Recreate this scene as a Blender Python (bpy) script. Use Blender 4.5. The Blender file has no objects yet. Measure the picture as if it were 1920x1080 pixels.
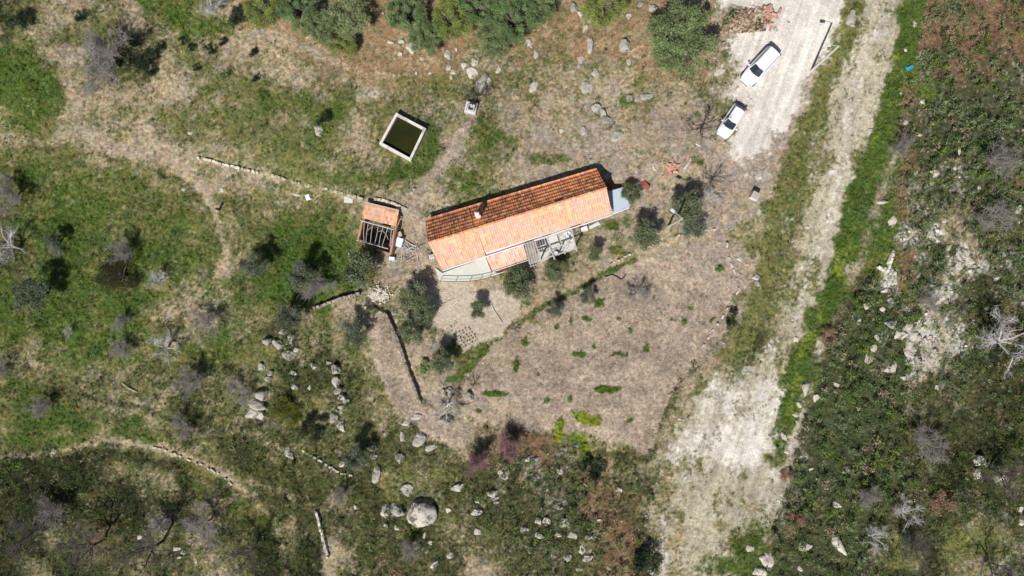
import bpy, math, random
import numpy as np
R = math.radians
random.seed(7); rng = np.random.default_rng(7)
sc = bpy.context.scene
col = sc.collection
# ------------------------------------------------------------------ camera, sky, sun, exposure
S = 0.055            # metres per photo pixel on the ground datum
H = 71.0             # flying height
cam = bpy.data.cameras.new('camera'); cam.sensor_width = 36; cam.lens = 36*H/(1920*S)
cam.clip_end = 6000; cam.clip_start = 0.5
co = bpy.data.objects.new('camera', cam); col.objects.link(co); co.location = (0, 0, H); sc.camera = co
EL = R(50); SH = np.array([0.426, 0.905])       # shadow heading on the ground
w = bpy.data.worlds.new('World'); sc.world = w; w.use_nodes = True
nt = w.node_tree; bg = nt.nodes['Background']; sky = nt.nodes.new('ShaderNodeTexSky'); sky.sky_type = 'NISHITA'
sky.sun_disc = False; sky.sun_elevation = EL; sky.sun_rotation = math.atan2(-SH[0], -SH[1])
nt.links.new(sky.outputs[0], bg.inputs[0]); bg.inputs[1].default_value = 0.05
sl = bpy.data.lights.new('sun', 'SUN'); sl.energy = 4.3; sl.angle = R(0.5); sl.color = (1, .965, .92)
so = bpy.data.objects.new('sun', sl); col.objects.link(so); so.location = (-20, -40, 60)
from mathutils import Vector, Matrix, noise as mnoise
so.rotation_euler = Vector((SH[0]*math.cos(EL), SH[1]*math.cos(EL), -math.sin(EL))).to_track_quat('-Z', 'Y').to_euler()
sc.view_settings.view_transform = 'Standard'; sc.view_settings.look = 'None'
sc.view_settings.exposure = 0.14; sc.view_settings.gamma = 1.0; sc.view_settings.use_curve_mapping = False
sc.cycles.max_bounces = 4; sc.cycles.diffuse_bounces = 2; sc.cycles.transparent_max_bounces = 4

# ------------------------------------------------------------------ helpers
def lin(c):
    c = np.asarray(c, float)/255.
    return np.where(c <= .04045, c/12.92, ((c+.055)/1.055)**2.4)
_lat = {}
def vnoise(x, y, seed=0):
    """smooth value noise 0..1 on arrays"""
    if seed not in _lat: _lat[seed] = np.random.default_rng(1000+seed).random((257, 257))
    L = _lat[seed]
    xi = np.floor(x).astype(int); yi = np.floor(y).astype(int); fx = x-xi; fy = y-yi
    fx = fx*fx*(3-2*fx); fy = fy*fy*(3-2*fy); a = xi % 256; b = yi % 256; a1 = (a+1) % 256; b1 = (b+1) % 256
    return (L[a, b]*(1-fx)+L[a1, b]*fx)*(1-fy)+(L[a, b1]*(1-fx)+L[a1, b1]*fx)*fy
def fbm(x, y, sc_, seed=0, o=4, g=.55):
    s = 0; a = 1; t = 0
    for k in range(o):
        an = .7+1.9*k+.31*seed; ca, sa = math.cos(an), math.sin(an)
        s = s+a*vnoise((x*ca-y*sa)/sc_+17.3*k+seed*3.1, (x*sa+y*ca)/sc_-9.7*k, seed+k); t += a; a *= g; sc_ = sc_/2.03
    return s/t
def sstep(a, b, x):
    t = np.clip((x-a)/(b-a), 0, 1); return t*t*(3-2*t)
def seg_dist(x, y, pts):
    """distance to a polyline and signed side"""
    d = np.full(np.shape(x), 1e9); side = np.zeros(np.shape(x))
    for (x0, y0), (x1, y1) in zip(pts[:-1], pts[1:]):
        dx, dy = x1-x0, y1-y0; t = np.clip(((x-x0)*dx+(y-y0)*dy)/(dx*dx+dy*dy), 0, 1)
        q = np.hypot(x-x0-t*dx, y-y0-t*dy); c = (x-x0)*dy-(y-y0)*dx
        m = q < d; d = np.where(m, q, d); side = np.where(m, np.sign(c), side)
    return d, side
def poly_sd(x, y, pts):
    """signed distance to a polygon, positive inside"""
    p = pts+[pts[0]]; d, _ = seg_dist(x, y, p); ins = np.zeros(np.shape(x), bool)
    for (x0, y0), (x1, y1) in zip(p[:-1], p[1:]):
        c = ((y0 > y) != (y1 > y)) & (x < (x1-x0)*(y-y0)/((y1-y0) if y1 != y0 else 1e-9)+x0); ins ^= c
    return np.where(ins, d, -d)

# ------------------------------------------------------------------ terrain height, in metres, on photo-plan coordinates
TERR = [(-400, 170), (0, 232), (200, 285), (370, 300), (480, 326), (560, 347), (640, 367), (700, 386), (760, 402), (800, 428), (960, 384), (1130, 338), (1200, 350), (1300, 300), (1480, 150), (2300, -300)]
STRIP = [(684, 600), (700, 575), (724, 588), (748, 640), (788, 758), (810, 800), (870, 830), (800, 822), (740, 765), (700, 690)]
def Hf(px, py):
    px = np.asarray(px, float); py = np.asarray(py, float)
    d, s = seg_dist(px, py, TERR)
    d = d*s                                    # positive above the line (up-slope)
    near = sstep(260, 0, np.maximum(np.maximum(660-px, px-1150), 0))
    wd = 90-80*near
    z = (1.25+.3*near)*sstep(-wd, wd, d)
    sd = poly_sd(px, py, STRIP)
    wl = 3+37*np.maximum(sstep(2, -14, px-(640+(py-560)*.62)), sstep(735, 775, py))
    z = z+0.36*sstep(-wl, wl*.3, sd)
    g = sstep(0, 200, np.hypot((px-960)/1.6, py-470)-130)
    z = z+g*(fbm(px, py, 170, 3)-.5)*1.1+(fbm(px, py, 22, 5)-.5)*.14
    # banks beside the track
    d2, _ = seg_dist(px, py, [(1590, 40), (1530, 180), (1490, 300), (1440, 440), (1400, 560), (1340, 660), (1240, 800), (1200, 900)])
    z = z+.45*np.exp(-(d2/22)**2)*(.5+fbm(px, py, 40, 8))
    return z
def W(px, py, z):
    k = S*(H-z)/H
    return np.array([(px-960)*k, (540-py)*k, z], float)
def G(px, py, dz=0.):
    """ground point seen at this pixel, lifted by dz along the vertical"""
    z = float(Hf(px, py)); p = W(px, py, z); p[2] += dz; return p

# ------------------------------------------------------------------ materials
def mat(name, c=None, rough=.85, attr=None, grain=0., gscale=8., bump=0., bscale=12., spec=.25, metal=0., trans=0., sp=None, obvar=0.):
    m = bpy.data.materials.new(name); m.use_nodes = True; n = m.node_tree.nodes; l = m.node_tree.links
    b = n['Principled BSDF']; b.inputs['Roughness'].default_value = rough; b.inputs['Metallic'].default_value = metal
    b.inputs['Specular IOR Level'].default_value = spec
    if attr:
        a = n.new('ShaderNodeAttribute'); a.attribute_name = attr; cs = a.outputs['Color']
    else:
        a = n.new('ShaderNodeRGB'); a.outputs[0].default_value = (*lin(c), 1); cs = a.outputs[0]
    tc = n.new('ShaderNodeTexCoord')
    def mul(cs, fac):
        mx = n.new('ShaderNodeVectorMath'); mx.operation = 'SCALE'; l.new(cs, mx.inputs[0]); l.new(fac, mx.inputs['Scale']); return mx.outputs[0]
    if grain:
        for sc_, k, dt in ((gscale, grain, 6), (gscale*4.3, grain*.8, 3)):
            t = n.new('ShaderNodeTexNoise'); t.inputs['Scale'].default_value = sc_; t.inputs['Detail'].default_value = dt; t.inputs['Roughness'].default_value = .7
            l.new(tc.outputs['Object'], t.inputs['Vector'])
            mr = n.new('ShaderNodeMapRange'); mr.inputs[1].default_value = .3; mr.inputs[2].default_value = .7
            mr.inputs[3].default_value = -k; mr.inputs[4].default_value = k
            l.new(t.outputs['Fac'], mr.inputs[0]); ma = n.new('ShaderNodeMath'); ma.operation = 'MULTIPLY_ADD'; ma.inputs[1].default_value = 1; ma.inputs[2].default_value = 1
            l.new(mr.outputs[0], ma.inputs[0])
            if attr: l.new(a.outputs['Alpha'], ma.inputs[1])
            cs = mul(cs, ma.outputs[0])
    if obvar:
        oi = n.new('ShaderNodeObjectInfo'); mr = n.new('ShaderNodeMapRange'); mr.inputs[3].default_value = 1-obvar; mr.inputs[4].default_value = 1+obvar
        l.new(oi.outputs['Random'], mr.inputs[0]); cs = mul(cs, mr.outputs[0])
    if sp:      # patches of a second colour: (colour, scale, threshold, softness)
        t = n.new('ShaderNodeTexNoise'); t.inputs['Scale'].default_value = sp[1]; t.inputs['Detail'].default_value = 5; t.inputs['Roughness'].default_value = .65
        l.new(tc.outputs['Object'], t.inputs['Vector'])
        mr = n.new('ShaderNodeMapRange'); mr.inputs[1].default_value = sp[2]; mr.inputs[2].default_value = sp[2]+sp[3]
        l.new(t.outputs['Fac'], mr.inputs[0]); mx = n.new('ShaderNodeMix'); mx.data_type = 'RGBA'
        l.new(mr.outputs[0], mx.inputs[0]); l.new(cs, mx.inputs[6]); mx.inputs[7].default_value = (*lin(sp[0]), 1); cs = mx.outputs[2]
    l.new(cs, b.inputs['Base Color'])
    if bump:
        t = n.new('ShaderNodeTexNoise'); t.inputs['Scale'].default_value = bscale; t.inputs['Detail'].default_value = 5
        l.new(tc.outputs['Object'], t.inputs['Vector']); bp = n.new('ShaderNodeBump'); bp.inputs['Strength'].default_value = bump; bp.inputs['Distance'].default_value = .1
        l.new(t.outputs['Fac'], bp.inputs['Height']); l.new(bp.outputs[0], b.inputs['Normal'])
    if trans:
        tr = n.new('ShaderNodeBsdfTranslucent'); l.new(cs, tr.inputs[0]); ms = n.new('ShaderNodeMixShader'); ms.inputs[0].default_value = trans
        l.new(b.outputs[0], ms.inputs[1]); l.new(tr.outputs[0], ms.inputs[2]); l.new(ms.outputs[0], n['Material Output'].inputs[0])
    return m
M = dict(
 ground=mat('ground_soil', attr='tint', rough=.95, grain=.42, gscale=3.0, bump=1., bscale=9, spec=.1),
 leaf=mat('leaves', attr='tint', rough=.7, spec=.2, trans=.18),
 blade=mat('grass_blades', attr='tint', rough=.8, spec=.15, trans=.15),
 bark=mat('bark', (116, 106, 102), grain=.3, gscale=6, bump=.4),
 pale_bark=mat('pale_bark', (196, 193, 190), grain=.25, gscale=6, bump=.3),
 dark_bark=mat('dark_bark', (78, 68, 64), grain=.3, gscale=6),
 twig=mat('twigs', (150, 143, 137), grain=.2, gscale=2),
 red_twig=mat('red_twigs', (150, 118, 116), grain=.2, gscale=2),
 rock=mat('pale_granite', (200, 192, 177), grain=.16, gscale=2.2, bump=.7, bscale=5, sp=((128, 122, 110), 1.8, .5, .12), obvar=.12),
 grey_rock=mat('lichen_granite', (172, 166, 154), grain=.22, gscale=2.6, bump=.8, bscale=5, sp=((106, 102, 94), 1.8, .5, .16), obvar=.15),
 stone=mat('field_stone', attr='tint', grain=.2, gscale=5, bump=.6, bscale=8),
 tile=mat('clay_tile', attr='tint', rough=.8, grain=.14, gscale=9, bump=.2, bscale=20),
 white=mat('white_plaster', (226, 222, 214), grain=.07, gscale=2, bump=.1, sp=((190, 182, 168), .9, .58, .2)),
 conc=mat('concrete', (204, 205, 196), grain=.1, gscale=1.6, bump=.2, sp=((184, 184, 170), .5, .5, .25)),
 rim=mat('tank_rim_concrete', (222, 214, 210), grain=.1, gscale=2, bump=.3, sp=((178, 170, 160), .8, .56, .1)),
 wellw=mat('whitewash', (206, 204, 206), grain=.06, gscale=3, bump=.1),
 brick=mat('brick', (192, 146, 114), grain=.25, gscale=5, bump=.3),
 brickred=mat('orange_brick', (192, 150, 130), grain=.2, gscale=5, bump=.3, obvar=.2),
 sheet=mat('grey_roof_sheet', (186, 198, 208), rough=.5, grain=.05, gscale=1.2, bump=.05),
 sheet2=mat('weathered_sheet', (176, 170, 162), grain=.15, gscale=2, bump=.2),
 timber=mat('grey_timber', (186, 180, 176), grain=.2, gscale=4, bump=.2),
 steel=mat('galvanised_steel', (196, 198, 202), rough=.5, metal=.2, grain=.06, gscale=4),
 rust=mat('rusty_steel', (128, 82, 58), grain=.25, gscale=5),
 redsheet=mat('red_painted_sheet', (150, 76, 66), grain=.15, gscale=2, sp=((186, 120, 100), .8, .55, .2)),
 paint=mat('white_car_paint', (235, 236, 240), rough=.25, spec=.5, grain=.015),
 glass=mat('car_glass', (34, 46, 56), rough=.08, spec=.8),
 tyre=mat('tyre_rubber', (30, 30, 32), rough=.9),
 chrome=mat('wheel_alloy', (150, 152, 156), rough=.4, metal=.6),
 plast=mat('dark_plastic', (44, 44, 48), rough=.6),
 lampred=mat('tail_lamp_red', (150, 20, 18), rough=.3),
 lampclear=mat('headlamp_clear', (205, 210, 215), rough=.15),
 blue=mat('blue_tarpaulin', (46, 156, 200), rough=.5, grain=.1, gscale=3, bump=.4, bscale=4),
 whitep=mat('white_plastic', (232, 234, 240), rough=.5, grain=.04),
 card=mat('cardboard', (186, 142, 106), grain=.12, gscale=3),
 red=mat('red_plastic', (196, 36, 40), rough=.5, grain=.05),
 wood=mat('weathered_wood', (190, 178, 160), grain=.25, gscale=5, bump=.3),
 darkin=mat('earth_floor', (70, 62, 48), grain=.3, gscale=3, bump=.4),
)
# still green water
m = bpy.data.materials.new('algae_water'); m.use_nodes = True; b = m.node_tree.nodes['Principled BSDF']
b.inputs['Base Color'].default_value = (*lin((40, 44, 20)), 1); b.inputs['Roughness'].default_value = .12; b.inputs['IOR'].default_value = 1.33; M['water'] = m
t = m.node_tree.nodes.new('ShaderNodeTexNoise'); t.inputs['Scale'].default_value = .5; r_ = m.node_tree.nodes.new('ShaderNodeValToRGB')
r_.color_ramp.elements[0].color = (*lin((26, 32, 16)), 1); r_.color_ramp.elements[1].color = (*lin((56, 56, 24)), 1)
tc = m.node_tree.nodes.new('ShaderNodeTexCoord'); m.node_tree.links.new(tc.outputs['Object'], t.inputs[0])
m.node_tree.links.new(t.outputs[0], r_.inputs[0]); m.node_tree.links.new(r_.outputs[0], b.inputs['Base Color'])

# ------------------------------------------------------------------ object helpers
def tag(o, label=None, cat=None, group=None, kind=None):
    if label: o['label'] = label
    if cat: o['category'] = cat
    if group: o['group'] = group
    if kind: o['kind'] = kind
    return o
def empty(name, loc, label, cat, group=None, rz=0):
    o = bpy.data.objects.new(name, None); col.objects.link(o); o.location = loc; o.rotation_euler = (0, 0, rz); o.empty_display_size = .3
    return tag(o, label, cat, group)
def np_mesh(name, V, F, tint=None, smooth=False, alpha=None):
    """V (n,3); F (m,k) all same size"""
    me = bpy.data.meshes.new(name); V = np.ascontiguousarray(V, np.float32); F = np.ascontiguousarray(F, np.int32)
    me.vertices.add(len(V)); me.vertices.foreach_set('co', V.ravel()); k = F.shape[1]
    me.loops.add(F.size); me.loops.foreach_set('vertex_index', F.ravel())
    me.polygons.add(len(F)); me.polygons.foreach_set('loop_start', np.arange(0, F.size, k, dtype=np.int32))
    me.polygons.foreach_set('loop_total', np.full(len(F), k, np.int32))
    if smooth: me.polygons.foreach_set('use_smooth', np.ones(len(F), bool))
    me.update(calc_edges=True)
    if tint is not None:
        a = me.attributes.new('tint', 'FLOAT_COLOR', 'POINT'); c = np.ones((len(V), 4), np.float32); c[:, :3] = np.clip(tint, 0, 1); c[:, 3] = 1 if alpha is None else alpha; a.data.foreach_set('color', c.ravel())
    return me
def link(name, me, m, parent=None, loc=None, rz=0, scale=None):
    if m and not me.materials: me.materials.append(m)
    o = bpy.data.objects.new(name, me); col.objects.link(o)
    if parent: o.parent = parent
    if loc is not None: o.location = loc
    o.rotation_euler = (0, 0, rz)
    if scale is not None: o.scale = scale
    return o
class MB:
    def __init__(s, org=(0, 0, 0)): s.v = []; s.f = []; s.org = np.array(org, float); s.c = []
    def add(s, vs, fs, c=None):
        b = len(s.v); s.v += [tuple(np.array(v, float)-s.org) for v in vs]; s.f += [tuple(b+i for i in f) for f in fs]
        s.c += [c if c is not None else (.5, .5, .5)]*len(vs)
    def prism(s, top, bot, c=None):
        n = len(top); s.add(list(bot)+list(top), [tuple(range(n-1, -1, -1)), tuple(range(n, 2*n))]+[(i, (i+1) % n, n+(i+1) % n, n+i) for i in range(n)], c)
    def box(s, c, sz, rz=0, col=None, tilt=0, taper=1.):
        cx, cy, cz = c; a, b, h = sz[0]/2, sz[1]/2, sz[2]/2; vs = []
        for z in (-h, h):
            t = taper if z > 0 else 1
            for x, y in ((-a, -b), (a, -b), (a, b), (-a, b)):
                X, Y, Z = x*t, y*t, z
                if tilt: X, Z = X*math.cos(tilt)-Z*math.sin(tilt), X*math.sin(tilt)+Z*math.cos(tilt)
                vs.append((cx+X*math.cos(rz)-Y*math.sin(rz), cy+X*math.sin(rz)+Y*math.cos(rz), cz+Z))
        s.add(vs, [(3, 2, 1, 0), (4, 5, 6, 7), (0, 1, 5, 4), (1, 2, 6, 5), (2, 3, 7, 6), (3, 0, 4, 7)], col)
    def bar(s, p, q, wd, ht=None, c=None):
        """square bar from p to q"""
        p = np.array(p, float); q = np.array(q, float); d = q-p; d /= np.linalg.norm(d)
        u = np.cross(d, (0, 0, 1)); 
        if np.linalg.norm(u) < 1e-3: u = np.array((1., 0, 0))
        u /= np.linalg.norm(u); v = np.cross(u, d); ht = ht or wd; r = [u*wd/2+v*ht/2, -u*wd/2+v*ht/2, -u*wd/2-v*ht/2, u*wd/2-v*ht/2]
        s.add([p+k for k in r]+[q+k for k in r], [(3, 2, 1, 0), (4, 5, 6, 7)]+[(i, (i+1) % 4, 4+(i+1) % 4, 4+i) for i in range(4)], c)
    def tube(s, pts, rad, n=6, c=None):
        pts = [np.array(p, float) for p in pts]; rings = []; b = len(s.v); vs = []
        for i, p in enumerate(pts):
            d = pts[min(i+1, len(pts)-1)]-pts[max(i-1, 0)]; d = d/(np.linalg.norm(d)+1e-9)
            a = np.array((0, 0, 1.)) if abs(d[2]) < .9 else np.array((1., 0, 0)); u = np.cross(d, a); u /= np.linalg.norm(u); v = np.cross(d, u)
            for k in range(n):
                t = 2*math.pi*k/n; vs.append(p+rad[i]*(math.cos(t)*u+math.sin(t)*v))
        fs = [(i*n+k, i*n+(k+1) % n, (i+1)*n+(k+1) % n, (i+1)*n+k) for i in range(len(pts)-1) for k in range(n)]
        fs += [tuple(range(n-1, -1, -1)), tuple((len(pts)-1)*n+k for k in range(n))]; s.add(vs, fs, c)
    def cyl(s, c, r, h, n=12, axis='z', col=None, r2=None):
        c = np.array(c, float); d = {'z': np.array((0, 0, 1.)), 'x': np.array((1., 0, 0)), 'y': np.array((0, 1., 0))}[axis]*h/2
        s.tube([c-d, c+d], [r, r if r2 is None else r2], n, col)
    def build(s, name, m, parent=None, loc=None, smooth=False, tint=False, rz=0):
        me = bpy.data.meshes.new(name); me.from_pydata(s.v, [], s.f); me.update()
        if smooth: me.polygons.foreach_set('use_smooth', [True]*len(me.polygons))
        if tint:
            a = me.attributes.new('tint', 'FLOAT_COLOR', 'POINT'); c = np.ones((len(s.v), 4), np.float32); c[:, :3] = np.array(s.c); a.data.foreach_set('color', c.ravel())
        return link(name, me, m, parent, loc, rz)
def leaf_arrays(C, L, Wd, col_, up=.5, rg=rng):
    """rhombic leaves at centres C, random attitude biased upward"""
    n = len(C); a = rg.normal(size=(n, 3)); a[:, 2] *= (1-up); a /= np.linalg.norm(a, axis=1)[:, None]
    t = rg.normal(size=(n, 3)); t[:, 2] += up*2.2; b = np.cross(t, a); b /= np.linalg.norm(b, axis=1)[:, None]+1e-9
    L = np.broadcast_to(L, n)[:, None]; Wd = np.broadcast_to(Wd, n)[:, None]
    V = np.stack([C-a*L/2, C+b*Wd/2, C+a*L/2, C-b*Wd/2], 1).reshape(-1, 3)
    return V, np.arange(4*n).reshape(n, 4), np.repeat(col_, 4, 0)

# ------------------------------------------------------------------ ground cover map (what grows or lies where; 40-pixel cells)
GRID = """
dmttmmtogotb bbbbbbbbbbbb bbbbbbbbbppp wwworgkkkkkk
dmtmmmtmogmb bbbbbbbbbbbb bbbbbbbbbppw wwwoorgkkfkk
gmmtddmmmmtt tmbbbbbbbbmm bbbbbbbbbmww wwworrgffkkk
gggmdddttmom mtmbbbbbbbbm mmmmttbbbmww wwporrgfkfkk
gggttttttmmm mmmmmbmmmmmm mttttmmtmmww wporrgkgffkk
ogotmttmmmoo omggtmommmmp tptpttppppmw wporrgkffffk
momttmttmomo mommttgmmpmm tptpppppppmw pporrgkffffk
ooootptttmmm mommommggpmm ppppppppppww pooorgkfffff
ogooooommttt mmommogmpmot tpppppppppww oorrggkffffk
oooggoooomoo mmmommtptmoo pppppppppppm oorrggkfffff
dggggooogomo ogoommpppotp ppppppptppom morgggkftfff
ddgggdggoomo oggggmppmttm mmmttmtmpppo mmrrggkfftff
dgggoggggomo ggggddpptttt ttmtpmqqqppp oorrggkffsff
gdgggdgommgd gggggmteeepp ttmqqqqqqqqo oorrggkfsfdf
goggoggmmmmm odggqsmoeeee moqqqqqqqqqo mmrrggfsffvd
gogggggommgm mdmmmmqpmeee mqqqqqqqqqod mrrggffssfvk
omogggoooogo odmmmmmqpomo qqqqqqqqqqod mrrgkffssfvv
mmoommodommm odmdmmmqqooo qqqqqqqqqqom rrggfffsfdvd
ogommmmmdmoo mddmommqqooq qqqqqqqqqomw wrgofffdfdvd
ogggommmdmmm doommmmmqqms qqqqqqqqqmow wrgffkdddvdd
ogggoggmdmmd mmmmommmmqbb kkoyqqqqbmww wrgfkdddvdvd
dvvddmmmdmdo mmddmoooomkk fkfdmmmmmoww rrggkfvfvddv
vvvvvddmmogd dmmdmmooommf dfkfkdmmmrrr rrgfffdvvvdd
vvvvdvvddmmg dmdmddmmmddm ddfkkkdmrrrr rrofkffdvkvd
vvvdddvmdmmd gddmdmodmmdd dffdkkdmrrrr rogfdfdvddkd
vvmdkddmdmmd vdvtddmdmdmd fdddkkvmrrgg ogmffddvmmom
vmvvddmddmtm vvvtddkdmdtm dfmdkkvmrrgg ggmkfddvmmmk
""".strip().split('\n')
GRID = [r.replace(' ', '') for r in GRID]
assert all(len(r) == 48 for r in GRID) and len(GRID) == 27, [len(r) for r in GRID]
CL = 'gyodfvktpqwrebs'
COL = dict(g=(78, 98, 44), y=(132, 142, 50), o=(118, 116, 70), d=(74, 76, 48), f=(74, 80, 52), v=(50, 52, 34), k=(128, 102, 80),
           t=(176, 160, 130), p=(172, 157, 142), q=(171, 154, 135), w=(230, 222, 211), r=(190, 181, 158), e=(198, 184, 164), b=(154, 128, 98), s=(214, 208, 194))
COLV = np.array([lin(COL[c]) for c in CL])/1.12
MIX = dict(m=dict(t=.38, o=.5, g=.3, p=.26, d=.24), o=dict(o=.75, g=.4, t=.25), g=dict(g=.8, o=.4, y=.12), d=dict(d=.8, o=.38, v=.3, t=.16), t=dict(t=.7, p=.42, o=.3),
           p=dict(p=.75, t=.5, o=.3, q=.3), b=dict(b=.75, t=.4, o=.42), r=dict(r=.75, w=.46, o=.42, t=.3), w=dict(w=1., r=.45), f=dict(f=.9, k=.22, s=.25, d=.35),
           k=dict(k=.75, f=.46, d=.25), s=dict(s=.75, f=.5, t=.35), v=dict(v=.85, d=.5), q=dict(q=.95, t=.5, p=.35), y=dict(y=1.1, g=.4), e=dict(e=1., p=.4))
for j in range(27):
    row = list(GRID[j])
    for i in range(48):
        if 20 <= j and 10 <= i <= 28 and row[i] == 'm' and (i*7+j*3) % 5 < 4: row[i] = 'd'
        if 20 <= j and 10 <= i <= 28 and row[i] == 'o' and (i*3+j*5) % 3 < 1: row[i] = 'd'
        if 16 <= j < 20 and 8 <= i <= 16 and row[i] == 'm' and (i+j) % 2: row[i] = 'd'
        if 4 <= j and 43 <= i and row[i] == 'k' and (i*3+j) % 4: row[i] = 'f'
        if j < 4 and 43 <= i and row[i] == 'k' and (i*5+j*3) % 4 == 0: row[i] = 'f'
    GRID[j] = ''.join(row)
base = np.zeros((len(CL), 27, 48))
for j, row in enumerate(GRID):
    for i, ch in enumerate(row):
        for c, v in MIX[ch].items(): base[CL.index(c), j, i] = v
# precise features: (class, kind, points, half-width or None, softness px, strength)
T = []
def pl(c, pts, hw, soft=6, k=1.2): T.append((c, 'l', pts, hw, soft, k))
def pg(c, pts, soft=6, k=1.2): T.append((c, 'p', pts, 0, soft, k))
def bl(c, *xyr, soft=4, k=1.2):
    for x, y, rx, ry in xyr: T.append((c, 'b', (x, y, rx, ry), 0, soft, k))
# left half: dry bands and green fields
pl('g', [(270, 0), (330, 25), (390, 45), (430, 50)], 14)
pg('g', [(-50, 80), (30, 90), (80, 130), (130, 175), (145, 200), (110, 222), (40, 200), (-50, 190)], 8)
pl('p', [(130, 180), (160, 250), (250, 285), (330, 305), (360, 330), (400, 375), (412, 395)], 8, 10, .8)
pl('t', [(60, 60), (120, 120), (200, 150), (330, 170), (440, 190), (560, 140), (640, 130)], 9, 9, .5)
pl('t', [(100, 100), (140, 180), (160, 200)], 10, 8, .8)
pl('t', [(0, 60), (90, 10)], 8, 8, .6)
pl('p', [(480, 60), (560, 85), (640, 105)], 8, 7)
pg('g', [(0, 290), (120, 282), (240, 310), (330, 340), (400, 420), (420, 480), (350, 520), (290, 500), (200, 480), (60, 500), (0, 480)], 20, .45)
pg('g', [(480, 440), (600, 400), (670, 400), (660, 470), (630, 520), (560, 560), (470, 540)], 14, .7)
bl('y', (625, 490, 14, 40), (650, 470, 10, 20), (590, 470, 12, 10), k=.6)
pg('g', [(560, 330), (640, 350), (760, 330), (800, 300), (830, 240), (800, 235), (800, 300), (740, 330)], 5, .8)
bl('g', (760, 322, 34, 14), (812, 262, 14, 30), (650, 205, 44, 16), (520, 190, 40, 20), (700, 190, 12, 10), (895, 250, 40, 30), (860, 340, 46, 24), (800, 395, 22, 12), (905, 290, 30, 20), (790, 445, 7, 16), (808, 478, 10, 10), k=.7)
bl('o', (860, 200, 60, 30), (800, 160, 60, 30), k=.35)
bl('s', (560, 148, 22, 16), (498, 132, 22, 14), (525, 153, 10, 7), (415, 192, 16, 14), (690, 180, 20, 14), k=.7)
bl('b', (690, 120, 34, 26), (720, 30, 12, 40), (860, 80, 26, 20), k=.9)
# dirt paths
pl('q', [(890, 210), (868, 250), (838, 292), (806, 340), (786, 372), (772, 405), (772, 440), (784, 470), (800, 500), (800, 530)], 8, 6, 2)
pl('p', [(772, 440), (740, 480), (730, 520), (760, 540), (800, 520)], 18, 10, .9)
pl('t', [(300, 835), (345, 855), (400, 880), (460, 920), (500, 960)], 6, 6)
pl('t', [(0, 852), (90, 848), (160, 832), (210, 826), (280, 838)], 5, 5, .8)
pl('t', [(0, 668), (100, 690), (200, 720), (330, 740), (420, 800), (540, 840), (640, 890)], 5, 6, .55)
bl('g', (60, 800, 50, 24), (130, 790, 40, 20), (40, 835, 90, 14), (255, 790, 20, 12), (310, 820, 30, 12), k=.8)
bl('g', (20, 560, 30, 14), (90, 610, 80, 26), (170, 560, 60, 40), (270, 560, 40, 20), (350, 660, 26, 14), (540, 545, 60, 24), (470, 560, 30, 14), k=.7)
bl('t', (300, 585, 34, 18), (545, 985, 10, 50), (620, 1050, 14, 40), (400, 950, 20, 40), k=.7)
bl('p', (420, 515, 16, 50), (300, 280, 30, 14), k=.5)
# terrace lines of the lower left slope and the meadow edge
pl('t', [(328, 318), (372, 352), (402, 395), (416, 440), (424, 480), (408, 520)], 5, 4, 1.6)
pl('d', [(60, 285), (150, 287), (250, 305), (330, 335), (385, 390), (400, 440)], 6, 6, .9)
for o_ in (0, 1, 2, 3, 4):
    pl('dvdtd'[o_], [(-20, 690+38*o_), (100, 700+36*o_), (210, 722+33*o_), (330, 752+30*o_), (430, 812+26*o_), (520, 858+22*o_), (600, 900+18*o_)], 6, 6, .8)
pl('t', [(-20, 855), (60, 858), (110, 850), (150, 836), (210, 826), (270, 834), (340, 858), (420, 892), (470, 930), (520, 990), (540, 1080)], 4, 7, 1.25)
pl('v', [(-20, 880), (100, 874), (200, 850), (280, 858), (340, 890)], 9, 6, 1.)
pl('t', [(150, 40), (60, 10)], 5, 5, 1.); pl('t', [(350, 20), (430, 55), (560, 92), (650, 128), (760, 150)], 5, 5, 1.)
pl('t', [(370, 298), (480, 325), (560, 346), (640, 367), (760, 400)], 4, 4, 1.2)
pl('k', [(900, 800), (960, 812), (1030, 830), (1120, 850)], 8, 8, .7)
# strip terrace, garden, tilled field
pg('q', [(690, 600), (735, 588), (756, 640), (790, 758), (812, 790), (870, 800), (872, 838), (800, 822), (745, 770), (715, 700), (700, 660)], 5, 2)
pg('e', [(812, 575), (850, 562), (905, 545), (960, 550), (975, 585), (935, 632), (880, 655), (868, 668), (850, 620), (815, 610)], 4, 2)
pg('q', [(866, 706), (905, 665), (965, 612), (1050, 568), (1140, 520), (1250, 455), (1345, 438), (1372, 480), (1384, 540), (1345, 630), (1275, 700), (1235, 790), (1200, 832), (1120, 815), (1000, 800), (900, 792), (862, 765)], 7, 2.2)
pg('p', [(1250, 460), (1345, 440), (1375, 480), (1385, 540), (1345, 630), (1275, 700), (1240, 690), (1200, 600), (1190, 520)], 26, 2.2)
pl('t', [(1330, 436), (1240, 458), (1120, 505), (1040, 553), (965, 605), (915, 640)], 9, 5, 2)
pl('g', [(1190, 488), (1130, 512), (1100, 530), (1040, 562), (985, 598), (950, 618), (915, 648), (880, 690), (845, 712)], 6, 4, 2)
pl('d', [(1388, 545), (1350, 636), (1275, 712), (1238, 800), (1215, 860), (1130, 850)], 9, 6, 1.4)
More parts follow.
